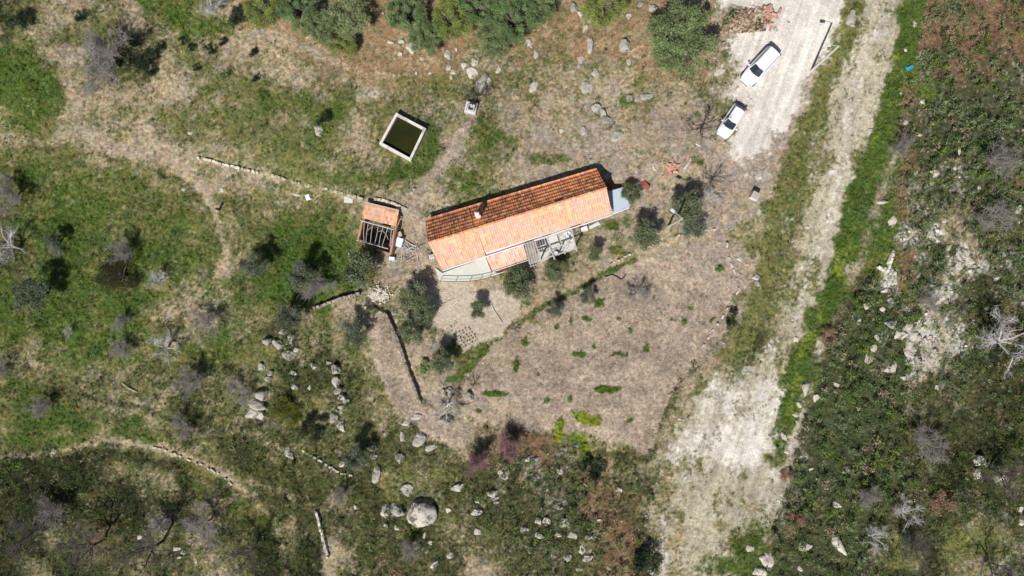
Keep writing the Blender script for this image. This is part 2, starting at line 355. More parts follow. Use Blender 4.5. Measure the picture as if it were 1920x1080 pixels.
bl('g', (968, 683, 6, 16), (1090, 665, 14, 6), (1160, 664, 20, 4), (1212, 652, 9, 8), (1140, 730, 28, 8), (930, 737, 24, 6), (1025, 751, 6, 6), (1068, 748, 5, 8), (1122, 566, 10, 10), (1042, 612, 5, 8), (1070, 602, 5, 8), (1182, 617, 5, 5), (1117, 650, 5, 5), (1296, 577, 9, 6), (1284, 602, 9, 6), (1335, 600, 5, 5), (1350, 500, 10, 8), (1100, 595, 12, 6), (985, 640, 5, 8), (1010, 700, 4, 4), (1230, 560, 6, 4), (1260, 600, 6, 5), (1160, 600, 4, 3), (900, 770, 8, 5), (1180, 790, 8, 5), soft=3, k=6.)
bl('y', (1108, 785, 32, 12), (1048, 800, 10, 26), (1085, 772, 14, 8), soft=7, k=3.4)
bl('o', (1130, 420, 34, 14), (1165, 480, 26, 10), (1100, 455, 14, 20), (960, 515, 40, 14), (880, 640, 30, 40), (800, 700, 26, 20), k=1.)
bl('g', (1147, 420, 12, 14), (1176, 415, 9, 10), (1155, 470, 14, 8), (1185, 478, 18, 8), (1270, 440, 16, 5), (1030, 300, 40, 12), (1180, 192, 14, 8), (1305, 302, 16, 7), (1308, 215, 7, 6), soft=4, k=1.5)
bl('p', (720, 500, 30, 30), k=.5)
# roads
pg('w', [(1345, -60), (1345, 12), (1400, 24), (1452, 10), (1500, 40), (1470, 62), (1400, 55), (1384, 75), (1384, 100), (1404, 150), (1412, 190), (1380, 262), (1352, 300), (1395, 345), (1432, 330), (1470, 268), (1512, 170), (1545, 80), (1592, 0), (1625, -60)], 12, 1.45)
bl('p', (1350, 340, 50, 40), (1390, 380, 40, 40), (1330, 410, 60, 20), (1420, 300, 26, 30), k=1.)
bl('s', (1400, 320, 40, 20), (1390, 400, 34, 16), (1350, 130, 20, 14), (1347, 172, 16, 14), k=.7)
bl('k', (1395, 42, 44, 22), soft=5, k=2.)
pg('r', [(1640, -60), (1600, 80), (1565, 160), (1543, 230), (1515, 330), (1500, 400), (1490, 500), (1468, 600), (1440, 650), (1400, 690), (1320, 720), (1296, 760), (1270, 820), (1236, 880), (1222, 960), (1238, 1150), (1290, 1150), (1300, 1060), (1380, 1010), (1424, 960), (1440, 880), (1455, 800), (1470, 720), (1500, 640), (1532, 580), (1562, 500), (1572, 420), (1602, 350), (1625, 290), (1652, 200), (1662, 120), (1692, 60), (1706, -60)], 10, 1.4)
pl('w', [(1650, 40), (1615, 130), (1590, 220), (1572, 330), (1560, 400)], 8, 9, .9)
pl('w', [(1560, 400), (1548, 450), (1510, 560), (1490, 600), (1440, 690)], 6, 8, .7)
pl('w', [(1275, 900), (1252, 980), (1246, 1090)], 8, 8, .9)
pg('w', [(1320, 720), (1400, 690), (1420, 760), (1440, 820), (1400, 880), (1300, 890), (1260, 860), (1290, 790)], 40, .9)
pg('t', [(1236, 880), (1300, 900), (1420, 880), (1424, 960), (1380, 1010), (1300, 1060), (1260, 1150), (1238, 1080), (1222, 960)], 14, .9)
pl('g', [(1722, -30), (1708, 60), (1690, 130), (1672, 200), (1645, 265), (1622, 330), (1605, 390), (1590, 440), (1572, 500), (1548, 570), (1505, 650), (1484, 720), (1472, 790), (1450, 860)], 20, 9, 1.8)
pl('y', [(1716, -30), (1700, 60), (1684, 130), (1668, 200), (1640, 265), (1616, 330), (1600, 400), (1584, 470), (1560, 545), (1515, 640), (1490, 710), (1476, 790)], 13, 9, 1.5)
bl('g', (1612, 300, 20, 40), (1600, 385, 26, 46), (1570, 560, 26, 40), (1706, 30, 24, 40), (1520, 690, 20, 30), soft=8, k=1.2)
pl('y', [(1612, 440), (1585, 500), (1570, 540)], 6, 6, .8)
bl('g', (1340, 1060, 40, 20), (1400, 1000, 30, 34), (1360, 990, 16, 14), (1372, 935, 10, 12), (1650, 45, 10, 14), (1625, 160, 10, 22), (1370, 870, 8, 26), (1540, 440, 10, 14), (1520, 590, 12, 20), k=1.2)
pl('o', [(1608, -20), (1590, 50), (1545, 150), (1520, 220), (1480, 320), (1450, 400), (1440, 480), (1430, 560), (1395, 640), (1330, 690), (1280, 740), (1240, 830)], 17, 8, 1.1)
pl('k', [(1480, 250), (1452, 400), (1460, 520), (1400, 620)], 7, 9, .6)
pl('p', [(1540, 95), (1510, 170), (1475, 260)], 8, 7, 1.)
pl('p', [(1680, 290), (1655, 350), (1640, 400), (1628, 450), (1610, 500), (1595, 520)], 9, 7, .9)
pg('f', [(1478, 900), (1500, 800), (1524, 735), (1548, 650), (1580, 585), (1612, 520), (1690, 560), (1700, 900), (1560, 1150), (1420, 1150), (1440, 1060), (1452, 960)], 8, 1.5)
pl('k', [(1560, 640), (1548, 670), (1580, 580), (1620, 520)], 12, 8, 1.3)
pl('k', [(1080, 880), (1110, 910), (1100, 960), (1150, 980), (1170, 1040), (1165, 1120)], 14, 10, 1.4)
bl('k', (1760, 60, 80, 40), (1860, 60, 60, 60), (1820, 140, 50, 40), (1900, 340, 14, 24), (1770, 945, 28, 26), (1492, 980, 18, 26), (1890, 620, 14, 30), (1890, 770, 40, 16), (1700, 180, 12, 30), (990, 830, 40, 20), k=1.)
bl('s', (1700, 640, 36, 24), (1690, 615, 26, 12), (1660, 670, 20, 24), (1710, 670, 26, 16), (1752, 440, 16, 24), (1800, 480, 20, 22), (1760, 550, 28, 20), (1650, 632, 14, 16), (1670, 700, 26, 14), (1705, 440, 16, 22), (1735, 475, 10, 12), (1670, 540, 14, 24), (1665, 640, 40, 40), (1720, 620, 20, 20), (1690, 590, 14, 12), (1800, 330, 12, 10), (1740, 340, 10, 14), (1705, 350, 8, 8), (1880, 900, 8, 10), soft=12, k=2.)
bl('f', (1690, 600, 12, 8), (1660, 660, 10, 8), (1720, 660, 8, 10), (1700, 690, 12, 6), (1640, 620, 8, 10), (1790, 470, 8, 10), soft=5, k=2.4)
bl('f', (1780, 240, 100, 50), (1640, 760, 60, 30), (1560, 900, 50, 40), (1000, 990, 60, 50), (1600, 690, 30, 50), k=.5)
bl('o', (1820, 1030, 60, 20), (1860, 1000, 40, 14), (1690, 1050, 40, 20), k=1.)
bl('y', (1800, 1010, 30, 10), k=.8)
bl('s', (712, 553, 17, 12), soft=4, k=2)
bl('d', (525, 620, 40, 30), (560, 700, 30, 60), (600, 720, 20, 30), k=.6)
bl('t', (1010, 640, 40, 24), (1120, 700, 50, 20), (960, 740, 40, 20), (1200, 620, 40, 40), (1090, 600, 40, 14), soft=16, k=.9)
bl('b', (900, 720, 30, 20), (1000, 770, 60, 16), (1060, 660, 30, 20), (930, 690, 20, 30), soft=16, k=1.1)
bl('p', (1320, 500, 50, 60), (1270, 610, 40, 50), (1230, 520, 40, 30), soft=24, k=1.6)
bl('o', (1250, 640, 14, 8), (1300, 640, 10, 8), (1000, 600, 20, 8), (1180, 650, 34, 6), (1120, 670, 10, 8), soft=5, k=2.)
bl('p', (1400, 345, 40, 26), (1440, 320, 20, 30), (1370, 320, 30, 30), soft=22, k=1.6)
bl('s', (1385, 360, 50, 30), (1370, 410, 60, 14), (1410, 290, 10, 30), soft=16, k=.8)
bl('r', (1360, 900, 60, 60), (1300, 980, 40, 60), soft=20, k=.6)
bl('o', (1395, 905, 10, 40), (1345, 930, 8, 40), (1420, 850, 8, 30), (1310, 870, 6, 30), (1460, 690, 8, 30), (1530, 510, 7, 30), (1580, 260, 6, 40), (1640, 110, 8, 30), (1605, 120, 5, 30), (1520, 380, 7, 30), soft=6, k=1.1)
bl('p', (1440, 280, 26, 40), (1400, 310, 40, 20), (1370, 290, 24, 20), (1500, 120, 12, 40), (1395, 110, 12, 30), soft=12, k=1.5)
bl('t', (1408, 170, 12, 22), (1440, 230, 14, 24), (1420, 80, 24, 10), (1480, 60, 30, 8), soft=10, k=1.5)
bl('o', (250, 200, 60, 14), (420, 170, 60, 20), (330, 110, 50, 20), (130, 60, 60, 18), (80, 20, 60, 14), (400, 240, 90, 24), (480, 170, 50, 20), (200, 40, 30, 20), (300, 215, 60, 14), soft=16, k=.7)
bl('g', (560, 280, 90, 24), (470, 210, 40, 14), (620, 330, 60, 16), (420, 220, 40, 10), (600, 250, 40, 12), soft=12, k=.6)
bl('b', (560, 110, 90, 14), (1000, 150, 60, 40), (640, 250, 60, 14), (470, 290, 60, 12), soft=16, k=.5)
def classes(px, py):
    """weights (n classes, n points) of the ground cover at photo-plan points"""
    px = np.asarray(px, float); py = np.asarray(py, float)
    wx = px+(fbm(px, py, 60, 11)-.5)*60+(fbm(px, py, 14, 12, 3)-.5)*22; wy = py+(fbm(px, py, 60, 13)-.5)*60+(fbm(px, py, 14, 14, 3)-.5)*22
    u = np.clip(wx/40-.5, 0, 46.999); v = np.clip(wy/40-.5, 0, 25.999); i = u.astype(int); j = v.astype(int); fu = u-i; fv = v-j
    Wt = base[:, j, i]*(1-fu)*(1-fv)+base[:, j, i+1]*fu*(1-fv)+base[:, j+1, i]*(1-fu)*fv+base[:, j+1, i+1]*fu*fv
    j1 = (fbm(px, py, 20, 21, 5, .65)-.5)*24; j2 = (fbm(px, py, 20, 22, 5, .65)-.5)*24
    for c, kind, pts, hw, soft, k in T:
        a = min(1, .25+soft/8.)
        if c in 'wr' and kind != 'b': a = 2.4
        qx = px+j1*a; qy = py+j2*a
        if kind == 'b': 
            x, y, rx, ry = pts; e = (1-np.hypot((qx-x)/rx, (qy-y)/ry))*min(rx, ry)
        elif kind == 'l': e = hw-seg_dist(qx, qy, pts)[0]
        else: e = poly_sd(qx, qy, pts)
        mk = sstep(-soft, soft, e)
        for c2, v2 in MIX[c].items(): Wt[CL.index(c2)] += k*mk*v2
    for n, c in enumerate(CL):
        Wt[n] += (Wt[n] > .02)*((fbm(px, py, 26, 40+n, 5, .75)-.5)*1.7+(vnoise(px/3.1+n*7, py/3.1, 60+n)-.5)*.75)
        Wt[n] = np.where(Wt[n] < .03, -1, Wt[n])
    E = np.exp((Wt-Wt.max(0))*6); return E/E.sum(0)
def ground_colour(px, py, Wt=None):
    if Wt is None: Wt = classes(px, py)
    c = np.tensordot(Wt, COLV, (0, 0))
    br = 1+.5*(fbm(px, py, 9, 71, 4, .8)-.5)*2+.16*(fbm(px, py, 90, 75, 3)-.5)*2
    c = c*(1+Wt[CL.index('q')]*(fbm(px, py, 34, 78, 4, .7)-.5)*.9)[:, None]; sf = (Wt[CL.index('w')]+.6*Wt[CL.index('r')]+.7*Wt[CL.index('e')]); br = 1+(br-1)*(1-.75*sf); c = c*br[:, None]
    hj = (fbm(px, py, 12, 77, 4, .8)-.5)*2; c = c*(1+(hj*np.clip(1-1.0*(Wt[CL.index('w')]+Wt[CL.index('r')]+Wt[CL.index('e')])-.7*Wt[CL.index('q')], 0, 1))[:, None]*np.array([.2, 0, -.15]))
    # straw and pebble flecks, darker litter flecks
    f1 = sstep(.70, .86, vnoise(px/2.2, py/2.2, 81)*.6+.4*fbm(px, py, 30, 82)); f2 = sstep(.66, .86, vnoise(px/2.6+9, py/2.6, 84)*.6+.4*fbm(px, py, 24, 85))
    soft = (Wt[CL.index('w')]+Wt[CL.index('e')])
    straw = COLV[CL.index('t')]*1.25
    green = Wt[[CL.index(k) for k in 'gydfvo']].sum(0)
    a = (f1*(1-soft)*(.75-.45*green))[:, None]; c = c*(1-a)+straw*a
    c = c*(1-(.55*f2*(1-.85*soft)))[:, None]
    # wheel-track streaks on the gravel
    rr = Wt[CL.index('r')]+Wt[CL.index('w')]
    ax = (px*.93+py*.36)/5.; ay = (py*.93-px*.36)/60.
    st = (fbm(ax, ay, 1.3, 90, 3)-.5)*.62
    return c*(1+st*rr)[:, None]

xs = np.concatenate([-np.geomspace(60000, 200, 24), np.arange(-120, 2041, 2.3), 1920+np.geomspace(200, 60000, 24)])
ys = np.concatenate([-np.geomspace(60000, 200, 24), np.arange(-110, 1191, 2.3), 1080+np.geomspace(200, 60000, 24)])
GX, GY = np.meshgrid(xs, ys); gx = GX.ravel(); gy = GY.ravel()
gz = Hf(np.clip(gx, -400, 2300), np.clip(gy, -400, 1500))
Wg = classes(gx, gy)
# short turf and litter relief
rough = Wg[[CL.index(k) for k in 'gyodfvkt']].sum(0)
inside = (gx > -130) & (gx < 2050) & (gy > -120) & (gy < 1200)
gz = gz+inside*(fbm(gx, gy, 5.5, 95, 3, .8)-.5)*(.07+.26*rough)
gx = np.where(inside, gx+(rng.random(len(gx))-.5)*.8*inside, gx)
kk = S*(H-np.where(inside, gz, 0))/H
GV = np.stack([(gx-960)*kk, (540-gy)*kk, gz], 1)
nx, ny = len(xs), len(ys); ii = (np.arange(ny-1)[:, None]*nx+np.arange(nx-1)[None]).ravel()
GF = np.stack([ii+nx, ii+nx+1, ii+1, ii], 1)
ground = link('ground', np_mesh('ground', GV, GF, ground_colour(gx, gy, Wg), True, 1.15-.75*(Wg[CL.index('w')]+.6*Wg[CL.index('r')]+.5*Wg[CL.index('e')])), M['ground'])
tag(ground, 'hillside ground of dry grass, green turf, tilled earth and pale sand', kind='structure')

# ------------------------------------------------------------------ low vegetation nobody could count
AVOID = [[(790, 405), (1125, 308), (1190, 345), (1190, 395), (1150, 412), (1085, 480), (925, 520), (820, 532)], [(742, 207), (803, 240), (771, 306), (706, 270)],
         [(672, 370), (760, 385), (740, 480), (660, 465)], [(1392, 150), (1440, 90), (1460, 108), (1410, 165)], [(1345, 245), (1385, 195), (1400, 210), (1365, 260)]]
def scatter(n, want, thr=.25, seed=0):
    r = np.random.default_rng(seed); px = r.uniform(-70, 1990, n); py = r.uniform(-60, 1140, n)
    Wt = classes(px, py); p = sum(Wt[CL.index(c)]*v for c, v in want.items()); ok = r.random(n) < p
    for a in AVOID: ok &= poly_sd(px, py, a) < 0
    return px[ok], py[ok], Wt[:, ok], r
def veg(name, label, cat, n, want, per, cl_r, canopy, ll, lw, palette, seed, up=.45, mname='leaf', patch=26):
    px, py, Wt, r = scatter(n, want, seed=seed); k = len(px)
    # clump canopy height: lumpy cover with gaps between the lumps
    lump = sstep(.40, .60, fbm(px, py, patch*.5, seed+3, 3)); keep = r.random(k) < .16+.95*lump; px, py, Wt, lump = px[keep], py[keep], Wt[:, keep], lump[keep]; k = len(px)
    z0 = Hf(px, py); hh = canopy*(.25+.9*lump)*r.uniform(.6, 1.15, k)
    q = S*(H-z0)/H; base_ = np.stack([(px-960)*q, (540-py)*q, z0], 1)
    pal = np.array([lin(c) for c in palette[0]])/1.05; wts = np.array(palette[1], float)
    pn = np.stack([fbm(px, py, patch, seed+7+i, 3)+w_*1.0 for i, w_ in enumerate(wts/wts.max()*.35)]); pick = np.argmax(pn+r.random(pn.shape)*.12, 0)
    cc = pal[pick]*r.uniform(.7, 1.3, (k, 1))
    idx = np.repeat(np.arange(k), per); a = r.uniform(0, 2*np.pi, len(idx)); rr = cl_r*np.sqrt(r.random(len(idx)))*r.uniform(.6, 1.3, k)[idx]
    C = base_[idx]+np.stack([rr*np.cos(a), rr*np.sin(a), hh[idx]*(1-.6*(rr/cl_r/1.3)**2)*r.uniform(.45, 1, len(idx))], 1)
    cv = cc[idx]*r.uniform(.75, 1.3, (len(idx), 1))
    V, F, c4 = leaf_arrays(C, ll*r.uniform(.6, 1.3, len(C)), lw*r.uniform(.6, 1.3, len(C)), cv, up, r)
    o = link(name, np_mesh(name, V, F, c4), M[mname]); tag(o, label, cat, kind='stuff'); return o
veg('bracken', 'dense green and rusty bracken covering the slope right of the track', 'bracken', 52000, dict(f=.85, k=.6, s=.1, d=.15), 12, .27, 1.15, .26, .1,
    ([(118, 134, 90), (88, 112, 60), (110, 130, 54), (164, 146, 120), (140, 122, 104)], [1, 1, .85, .6, .4]), 201)
veg('scrub', 'dark low scrub and heather over the lower left hillside', 'scrub', 46000, dict(d=.75, v=.95, o=.04), 12, .27, 1.15, .2, .085,
    ([(80, 102, 46), (58, 80, 38), (104, 120, 56), (132, 126, 92)], [1, 1, .6, .3]), 202, patch=34)
veg('grass', 'short green meadow grass growing in patches', 'grass', 125000, dict(g=.8, y=.8, o=.42, r=.05), 7, .17, .34, .24, .05,
    ([(106, 134, 52), (84, 112, 46), (124, 138, 58), (108, 134, 86), (146, 142, 92)], [1, 1, .7, .7, .3]), 203, .3, 'blade')
veg('dry_grass', 'bleached straw and dead grass lying in tufts', 'dry grass', 70000, dict(t=.6, p=.4, q=.26, o=.2, b=.3, k=.4, f=.10, s=.2), 6, .16, .1, .2, .03,
    ([(196, 180, 150), (176, 156, 128), (160, 136, 112), (150, 146, 96)], [1, 1, .6, .5]), 204, .3, 'blade')
# gravel: small pale stones on the track and verges
def gravel():
    px, py, Wt, r = scatter(26000, dict(r=.3, w=.16, s=.9, g=.018, p=.12, t=.06, o=.012, f=.02, q=.02, e=.04, b=.03), seed=205); k = len(px)
    z = Hf(px, py); q = S*(H-z)/H; sz = .025+.055*r.random(k)**3+.05*(r.random(k) > .97)+.34*Wt[CL.index('s')]*r.random(k)**3.2
    B = np.stack([(px-960)*q, (540-py)*q, z+sz*.3], 1)
    D = np.array([(1, 0, 0), (.2, 1, 0), (-1, .1, 0), (-.1, -1, 0), (.1, .1, .7), (0, 0, -.5)], float)
    a = r.uniform(0, 6.28, k); ca, sa = np.cos(a), np.sin(a); d = D[None]*(1+.3*r.normal(size=(k, 6, 1)))*sz[:, None, None]*r.uniform(.6, 1.4, (k, 1, 3))
    V = np.stack([d[..., 0]*ca[:, None]-d[..., 1]*sa[:, None], d[..., 0]*sa[:, None]+d[..., 1]*ca[:, None], d[..., 2]], -1)+B[:, None]
    f = np.array([(0, 1, 4), (1, 2, 4), (2, 3, 4), (3, 0, 4), (1, 0, 5), (2, 1, 5), (3, 2, 5), (0, 3, 5)]); F = (np.arange(k)[:, None, None]*6+f).reshape(-1, 3)
    c = np.repeat(lin((216, 206, 190))[None]*r.uniform(.6, 1.15, (k, 1)), 6, 0)
    tag(link('gravel', np_mesh('gravel', V.reshape(-1, 3), F, c), M['stone']), 'small loose pale stones strewn over the tracks and scree', 'gravel', kind='stuff')
gravel()

# ------------------------------------------------------------------ farmhouse
def Wp(p, z): return W(p[0], p[1], z)
def tiled_roof(name, a, b, c, d, za, zb, zc, zd, palette, seed, parent, org, pitch=.23, course=.36, dirt=None):
    """canal tiles on the quad a-b (upper edge) d-c (lower edge); pixels at roof height"""
    A, B, C_, D = Wp(a, za), Wp(b, zb), Wp(c, zc), Wp(d, zd)
    Lu = np.linalg.norm(B-A); Lv = np.linalg.norm(D-A); nu = int(Lu/pitch); nv = max(2, int(Lv/course)); su = 8; r = np.random.default_rng(seed)
    us = np.linspace(0, nu, nu*su+1); vv = np.concatenate([[k+.001, k+.5, k+.97] for k in range(nv)])
    U, V_ = np.meshgrid(us, vv); ti = np.minimum(U.astype(int), nu-1); tj = V_.astype(int)
    u = (U/nu)[..., None]; v = (V_/nv)[..., None]
    P = A*(1-u)*(1-v)+B*u*(1-v)+C_*u*v+D*(1-u)*v
    n = np.cross(D-A, B-A); n = n/np.linalg.norm(n); n = n if n[2] > 0 else -n; nN_ = n[1] > 0
    jit = r.normal(size=(nv, nu)); h = (.026 if nN_ else .038)*np.abs(np.cos(np.pi*(U)))**.7+.028*(V_-tj)+.006*jit[tj, ti]
    P = P+n*h[..., None]
    pal = np.array([lin(c) for c in palette]); tc_ = pal[r.integers(0, len(pal), (nv, nu))]*r.uniform(.84, 1.14, (nv, nu, 1))
    colr = tc_[tj, ti]
    if dirt:
        px_ = P[..., 0]; py_ = P[..., 1]; dn = fbm(px_*10, py_*10, 18, seed+5, 4, .7)
        gt = sstep(dirt[1], dirt[1]+.12, dn+dirt[2]*(1-u[..., 0])*1.0)[..., None]*dirt[3]; spk = r.random((nv, nu, 1))[tj, ti]
        colr = colr*(1-gt*spk)+lin(dirt[0])*gt*spk
    P2 = (P-np.array(org)).reshape(-1, 3); nx_ = len(us); ny_ = len(vv); i0 = (np.arange(ny_-1)[:, None]*nx_+np.arange(nx_-1)[None]).ravel()
    F = np.stack([i0, i0+1, i0+nx_+1, i0+nx_], 1); fn = np.cross(P2[F[0, 1]]-P2[F[0, 0]], P2[F[0, 3]]-P2[F[0, 0]])
    if fn[2] < 0: F = F[:, ::-1]
    # give the covering a real underside
    k = len(P2); V2 = np.concatenate([P2, P2-n*.09-n*0]); F2 = np.concatenate([F, (F+k)[:, ::-1]])
    def edge(idx, flip):
        idx = np.array(idx); q = np.stack([idx[:-1], idx[1:], idx[1:]+k, idx[:-1]+k], 1); return q[:, ::-1] if flip else q
    F2 = np.concatenate([F2, edge(range(0, nx_), 0), edge(range((ny_-1)*nx_, ny_*nx_), 1), edge(range(0, ny_*nx_, nx_), 1), edge(range(nx_-1, ny_*nx_, nx_), 0)])
    me = np_mesh(name, V2, F2, np.concatenate([colr.reshape(-1, 3)]*2)); return link(name, me, M['tile'], parent), n
hz = float(Hf(990, 505))            # terrace level on the south side
N0, N1, R0, R1, E0, E1 = (797, 411), (1118, 315.5), (802.5, 454.5), (1137, 351.5), (829, 506), (1147.5, 401)
zN, zR, zE = hz+2.55, hz+3.75, hz+2.35
horg = W(975, 430, hz); house = empty('farmhouse', horg, 'long single-storey farmhouse with an orange tiled ridge roof and white walls', 'house')
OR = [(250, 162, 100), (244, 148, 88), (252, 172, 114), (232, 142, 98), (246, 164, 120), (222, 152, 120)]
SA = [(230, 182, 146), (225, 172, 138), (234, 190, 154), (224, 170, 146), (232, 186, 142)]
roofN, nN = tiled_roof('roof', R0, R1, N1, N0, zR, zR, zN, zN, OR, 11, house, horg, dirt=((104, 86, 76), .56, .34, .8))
RM_ = (892.8, 427); zm = zE+.08
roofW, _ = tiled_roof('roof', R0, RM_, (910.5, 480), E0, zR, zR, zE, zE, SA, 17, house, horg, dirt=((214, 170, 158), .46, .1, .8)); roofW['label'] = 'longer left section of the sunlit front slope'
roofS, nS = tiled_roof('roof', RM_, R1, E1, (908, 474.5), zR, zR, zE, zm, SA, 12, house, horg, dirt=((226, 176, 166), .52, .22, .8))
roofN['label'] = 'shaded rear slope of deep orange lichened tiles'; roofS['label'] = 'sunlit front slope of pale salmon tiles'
rd = MB(horg); A, B = Wp(R0, zR+.07), Wp(R1, zR+.07)
for k in range(46):
    p = A+(B-A)*(k/46); q = A+(B-A)*((k+1.04)/46); c = lin(random.choice(OR+SA[:2]))*random.uniform(.7, 1.); rd.tube([p+[0, 0, -.02], q+[0, 0, .01]], [.095, .115], 7, tuple(c))
ridge = rd.build('ridge_tiles', M['tile'], roofN, tint=True); ridge.parent = roofN
wl = MB(horg)
def inset(p, z, k): 
    c = Wp((972, 410), z); q = Wp(p, z); return q+(c-q)/np.linalg.norm(c-q)*k
iN0, iN1, iE0, iE1, iR0, iR1 = [inset(p, z, .28) for p, z in ((N0, zN), (N1, zN), (E0, zE), (E1, zE), (R0, zR), (R1, zR))]
dn = lambda p, z: np.array([p[0], p[1], z])
tp = -.13; bz = hz-.3
V = [dn(iN0, bz), dn(iN1, bz), dn(iE1, bz), dn(iE0, bz), iN0+[0, 0, tp], iN1+[0, 0, tp], iE1+[0, 0, tp], iE0+[0, 0, tp], iR0+[0, 0, tp-.03], iR1+[0, 0, tp-.03]]
wl.add(V, [(0, 1, 5, 4), (2, 3, 7, 6), (1, 2, 6, 9, 5), (3, 0, 4, 8, 7), (4, 5, 9, 8), (8, 9, 6, 7), (3, 2, 1, 0)]); wl.build('wall', M['white'], house)
wdv = (iE1-iE0)/np.linalg.norm(iE1-iE0); wdv[2] = 0; wn = np.array([wdv[1], -wdv[0], 0]); wn = wn if wn[1] < 0 else -wn; ang = math.atan2(wdv[1], wdv[0])
def on_wall(t, z, out=.03): p = iE0+(iE1-iE0)*t; return np.array([p[0], p[1], hz+z])+wn*out
for t in (.10, .22, .62, .90):
    b = MB(horg); b.box(on_wall(t, 1.35, .02), (.95, .08, .85), ang); wf = b.build('window', M['timber'], house)
    b = MB(horg); b.box(on_wall(t, 1.35, .045), (.8, .06, .7), ang); b.build('pane', M['glass'], wf)
    b = MB(horg); b.box(on_wall(t, .88, .06), (1.1, .2, .07), ang); b.build('sill', M['conc'], wf)
for t in (.16, .50, .80):
    b = MB(horg); b.box(on_wall(t, 1.0, .03), (1., .08, 2.), ang); dr = b.build('door', M['rust'], house)
    b = MB(horg); b.box(on_wall(t, 1.0, .1)+wdv*.36, (.12, .06, .05), ang); b.build('handle', M['steel'], dr)
b = MB(horg); b.tube([Wp((830, 507.5), zE-.02), Wp((1148, 402.8), zE-.02)], [.055, .055], 8); b.tube([Wp((1100, 419.5), zE-.02), Wp((1100, 419.5), zE-.02)+[0, .1, -2.2]], [.05, .05], 6); b.build('gutter', M['whitep'], house)
b = MB(horg); b.tube([Wp((892, 432), zR-.55), Wp((908, 473), zE+.17)], [.045, .045], 6); b.build('flashing', M['sheet2'], house)
b = MB(horg); b.tube([Wp((879, 392), zN+.28), Wp((890, 425), zR-.1)], [.05, .05], 6); b.build('flashing', M['rust'], house)
b = MB(horg); b.box(Wp((1048, 375.5), zR-.12), (.78, .3, .14), .3, tilt=.0); b.build('skylight', M['glass'], house)
# chimney: shaft, coping, opening
cp = Wp((895.5, 402.5), zR+.65); b = MB(horg); b.box((cp[0], cp[1], zR-.0), (.44, .5, 1.2), ang); ch = b.build('chimney', M['white'], house)
b = MB(horg); b.box((cp[0], cp[1], zR+.63), (.5, .56, .08), ang); b.build('coping', M['white'], ch)
b = MB(horg); b.box((cp[0], cp[1], zR+.76), (.34, .4, .18), ang, taper=.9); b.build('cowl', M['white'], ch)
# front lean-to with its pink tiles
aorg = W(950, 480, hz); an = empty('porch_roof_extension', aorg, 'small pink tiled lean-to joined to the front eave of the farmhouse', 'lean-to')
PK = [(232, 190, 172), (226, 182, 162), (236, 196, 178), (222, 174, 156), (232, 192, 166)]
za1, za2 = zE-.12, zE-.5
tiled_roof('roof', (909.5, 478), (980, 455.5), (989, 486), (923, 508), za1, za1, za2, za2, PK, 21, an, aorg)
b = MB(aorg); q = [Wp((915, 480), za1-.15), Wp((979, 459.5), za1-.15), Wp((986, 484.5), za2-.12), Wp((925, 504.5), za2-.12)]; b.prism(q, [dn(p, hz) for p in q]); b.build('wall', M['white'], an)
b = MB(aorg); b.tube([Wp((923, 509.8), za2), Wp((990, 487.8), za2)], [.04, .04], 6); b.build('gutter', M['whitep'], an)
# grey sheet lean-to on the right gable
g0 = W(1160, 378, hz); gr = empty('sheet_roofed_store', g0, 'store with a flat blue-grey sheet roof against the right gable', 'shed')
gq = [(1140, 359), (1168, 351), (1171, 358), (1182.5, 386), (1148.5, 400)]; zg = hz+1.6
b = MB(g0); b.prism([Wp(p, zg) for p in gq][::-1], [Wp(p, zg)-[0, 0, .06] for p in gq][::-1])
for k in range(1, 7):
    t = k/7; p = Wp((1140+28*t, 359-8*t), zg+.012); q = Wp((1149+32*t, 399-13*t), zg+.012); b.bar(p, q, .03, .02)
b.build('roof', M['sheet'], gr)
gi = [(1144, 362), (1166, 355), (1179, 384), (1151, 396)]; b = MB(g0); b.prism([Wp(p, zg-.065) for p in gi][::-1], [dn(Wp(p, zg-.065), hz-.2) for p in gi][::-1]); b.build('wall', M['white'], gr)
b = MB(g0); b.bar(Wp((1149, 401.2), zg-.01), Wp((1180, 389.3), zg-.01), .1, .14); b.build('fascia', M['whitep'], gr)
b = MB(g0); c0 = Wp((1166, 392), zg-.75); b.box(c0+np.array([.08, -.13, 0]), (.85, .06, 1.45), ang+.08); dr = b.build('door', M['timber'], gr)

# terrace slab, railing, step, low boundary
def px_slab(name, pts, z, th, m, label, cat, kind=None):
    c = np.mean([Wp(p, z) for p in pts], 0); b = MB(c); t = [Wp(p, z) for p in pts][::-1]
    b.prism(t, [p-[0, 0, th] for p in t]); o = b.build(name, M[m], None, c); tag(o, label, cat, kind=kind); return o
px_slab('terrace_slab', [(815, 501), (829, 512), (910, 482), (921, 509), (934, 512), (952, 507), (952, 509.5), (918, 520), (882, 527.5), (825, 527.5)], hz+.16, .5, 'conc', 'pale grey concrete terrace slab in front of the left end of the house', 'terrace')
px_slab('pergola_floor', [(1003, 452), (1072, 432), (1082, 466), (1012, 492)], hz+.08, .4, 'conc', 'greenish concrete floor under the open pergola beams', 'paving')
px_slab('door_step', [(1086, 428.5), (1100.5, 423), (1103, 431.5), (1088, 435)], hz+.22, .4, 'rim', 'pale concrete step below the eave right of the pergola', 'step')
px_slab('door_step', [(1104, 424), (1122, 416), (1126, 421), (1106, 430)], hz+.1, .3, 'conc', 'grey sloping ramp slab below the eave near the right gable', 'step')
r0 = G(880, 527, .16); rl = empty('terrace_railing', r0, 'low rusty brown railing along the outer edge of the concrete terrace', 'railing'); b = MB(r0)
